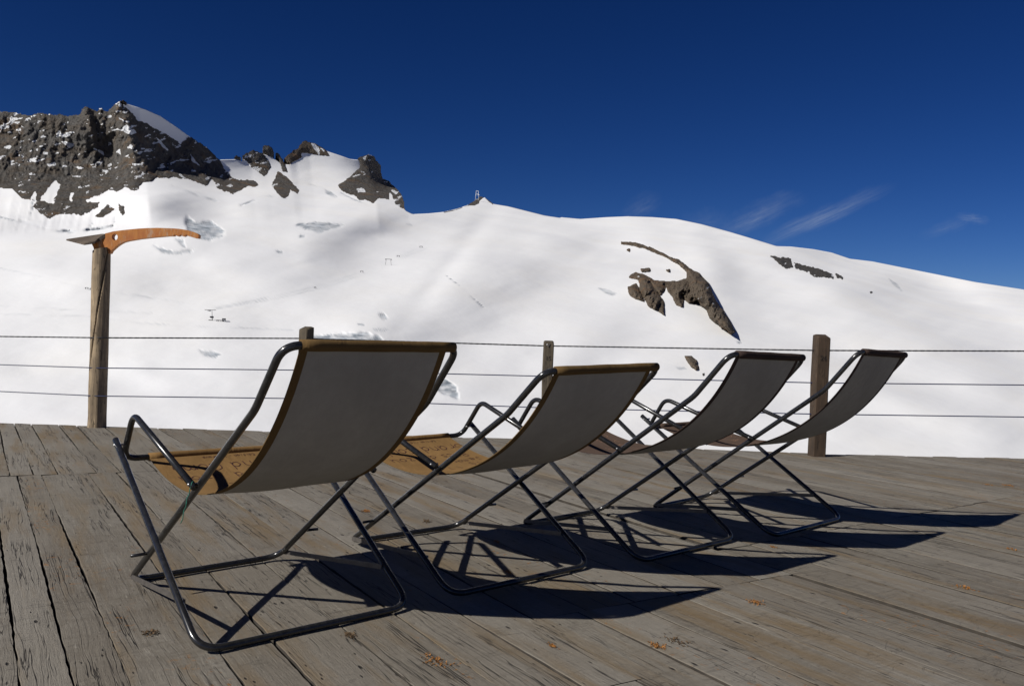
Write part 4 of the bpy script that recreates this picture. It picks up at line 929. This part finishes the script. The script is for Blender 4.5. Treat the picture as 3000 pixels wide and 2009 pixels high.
    def write(txt, base, size, xs, wstroke, adv=.72):
        x = xs; mt = MB()
        for chh in txt:
            if chh == ' ': x += size*.5; continue
            jy = rnd.uniform(-.06, .06)*size
            for st in GLY.get(chh, []):
                q = []
                st2 = [np.array(p) for p in st]
                if len(st2) > 2:
                    sm = [st2[0]]
                    for a, b, c in zip(st2[:-2], st2[1:-1], st2[2:]): 
                        sm += [(a+3*b)/4*1.0, b*.9+(a+c)*.05, (3*b+c)/4]
                    sm.append(st2[-1]); st2 = sm
                P = []
                for gx, gy in st2:
                    r = (w0+x+gx*size*.8)                                  # reads left to right for someone facing the seat
                    P.append((base+jy+gy*size, r))
                for (d0, r0), (d1, r1) in zip(P[:-1], P[1:]):
                    dd, dr = d1-d0, r1-r0; ln = math.hypot(dd, dr)+1e-9; nx, ny = -dr/ln*wstroke/2, dd/ln*wstroke/2; ex_, ey_ = dd/ln*wstroke*.3, dr/ln*wstroke*.3
                    quad = [(d0-ex_+nx, r0-ey_+ny), (d1+ex_+nx, r1+ey_+ny), (d1+ex_-nx, r1+ey_-ny), (d0-ex_-nx, r0-ey_-ny)]
                    mt.add([place(s_of(a), -(b)+(w0+w1), .0021) for a, b in quad], [(0, 1, 2, 3)])
            x += size*adv
        mt.build('lettering', ink, sl, False)
    if ci < 2:
        write('Edition - la Grave', .030, .017, .10, .0022, .70)
        write('Grand Comb', .088, .066, -.005, .0042, .70)
        write('Pics d', .185, .052, .05, .0036, .66); write('azou', .190, .056, .29, .0036, .72)
        write('Je', .262, .046, .03, .0032, .7); write('mar', .275, .036, .11, .003, .8); write('x L7', .30, .036, .24, .003, .8)
        write('Aig', .335, .045, .05, .0032, .7); write('1 7 n', .365, .04, .22, .003, .7); write('Pic', .44, .05, .08, .0035, .7); write('Grand', .52, .05, .2, .0035, .7)
    else:
        write('Grand', .10, .055, .06, .0030, .72); write('omb', .10, .055, .29, .0030, .8)
        write('Pics', .19, .05, .07, .0028, .72); write('az', .20, .05, .30, .0028, .8); write('Jem', .27, .045, .1, .0026, .7); write('Aig', .34, .045, .2, .0026, .7)
    return root, PC(fc+dirc[0]*ex*.4, zc+dirc[1]*ex*.4, -c0)
roots = [deckchair(i) for i in range(4)]
# green twine hanging from the nearest chair's arm
rt, ql = roots[0]; bpy.context.view_layer.update()
q = np.array(rt.matrix_world@Vector(ql)); m = MB()
P = [q+np.array([.0, -.012, .004]), q+np.array([-.004, -.0135, -.010])]+[q+np.array([-.004-.0025*k+.0018*math.sin(k*2.1), -.0135-.001*k, -.010-.0125*k]) for k in range(1, 9)]
ring = [q+np.array([0.0, .0125*math.cos(a), .0125*math.sin(a)]) for a in np.linspace(0, 2*PI, 14)]
m.tube(P, .0013, 6); m.tube(ring, .0013, 6)
tag(m.build('twine', M_TWINE), 'short green twine hanging from the left arm of the nearest deckchair', 'twine')

# ---------------------------------------------------------------- lichen and moss tufts on the boards
TUF = [(995, 1511, .075, 0, 'largest orange lichen tuft, bottom centre of the deck'), (1505, 1476, .05, 0, 'bright orange tuft right of the largest one, on the bottom deck seam'), (1543, 1462, .065, 1, 'grey-brown moss clump behind the bright orange tuft at the bottom'),
       (1727, 1376, .055, 0, 'orange tuft on the boards below the tip of the second shadow'), (1263, 1475, .03, 0, 'small orange tuft between the largest tuft and the bottom seam tuft'), (838, 1168, .055, 0, 'orange tuft beneath the nearest chair by the second chair foot peg'),
       (975, 1191, .05, 1, 'brown moss tuft on the boards under the second deckchair'), (2308, 1110, .085, 0, 'wide orange lichen patch at the far right of the deck'), (2260, 1108, .04, 0, 'small orange tuft just left of the wide right-hand patch'), (2205, 1343, .055, 0, 'orange tuft alone on the lower right boards'),
       (1768, 1250, .035, 0, 'small orange tuft between the third and second chair shadows'), (2315, 1255, .04, 0, 'small orange tuft at the right edge beyond the shadow tips'), (1135, 1238, .03, 0, 'orange tuft inside the second chair frame shadow'), (1160, 1308, .035, 0, 'orange tuft just above the front bar of the second chair'), (800, 1452, .05, 1, 'brown moss smear in front of the nearest chair floor bar'), (345, 1445, .05, 1, 'brown moss tuft left of the nearest chair floor bar')]
for x, y, size, kind, lab in TUF:
    p = on_deck(x*D, y*D); m = MB(); rnd = random.Random(int(x*7+y))
    for k in range(46 if size > .045 else 24):
        d = max(-size, min(size, rnd.gauss(0, size*.36))); e_ = max(-size*.5, min(size*.5, rnd.gauss(0, size*.2))); a = rnd.uniform(0, 2*PI)
        c = np.array([d*DU[0]*1.0+e_*DV[0], d*DU[1]+e_*DV[1], 0]); L_ = rnd.uniform(.004, .013)*(1 if size > .04 else .8); hh = rnd.uniform(.001, .010)*(1-min(1, abs(d)/size)*.6)
        dv = np.array([math.cos(a), math.sin(a), 0])*L_; w_ = np.array([-math.sin(a), math.cos(a), 0])*rnd.uniform(.0012, .003)
        up = np.array([0, 0, hh])
        m.add([c-dv*.5, c+w_+up*.6, c+dv*.5+up, c-w_+up*.6, c+up*.2-np.array([0, 0, .002])], [(0, 1, 2, 3), (0, 3, 4), (3, 2, 4), (2, 1, 4), (1, 0, 4)])
    o = m.build('lichen_tuft' if kind == 0 else 'moss_tuft', M_MOSS if kind == 0 else M_MOSSB, None, False); o.location = (p[0], p[1], .0)
    tag(o, lab, 'tuft', 'dry tufts growing on the deck')
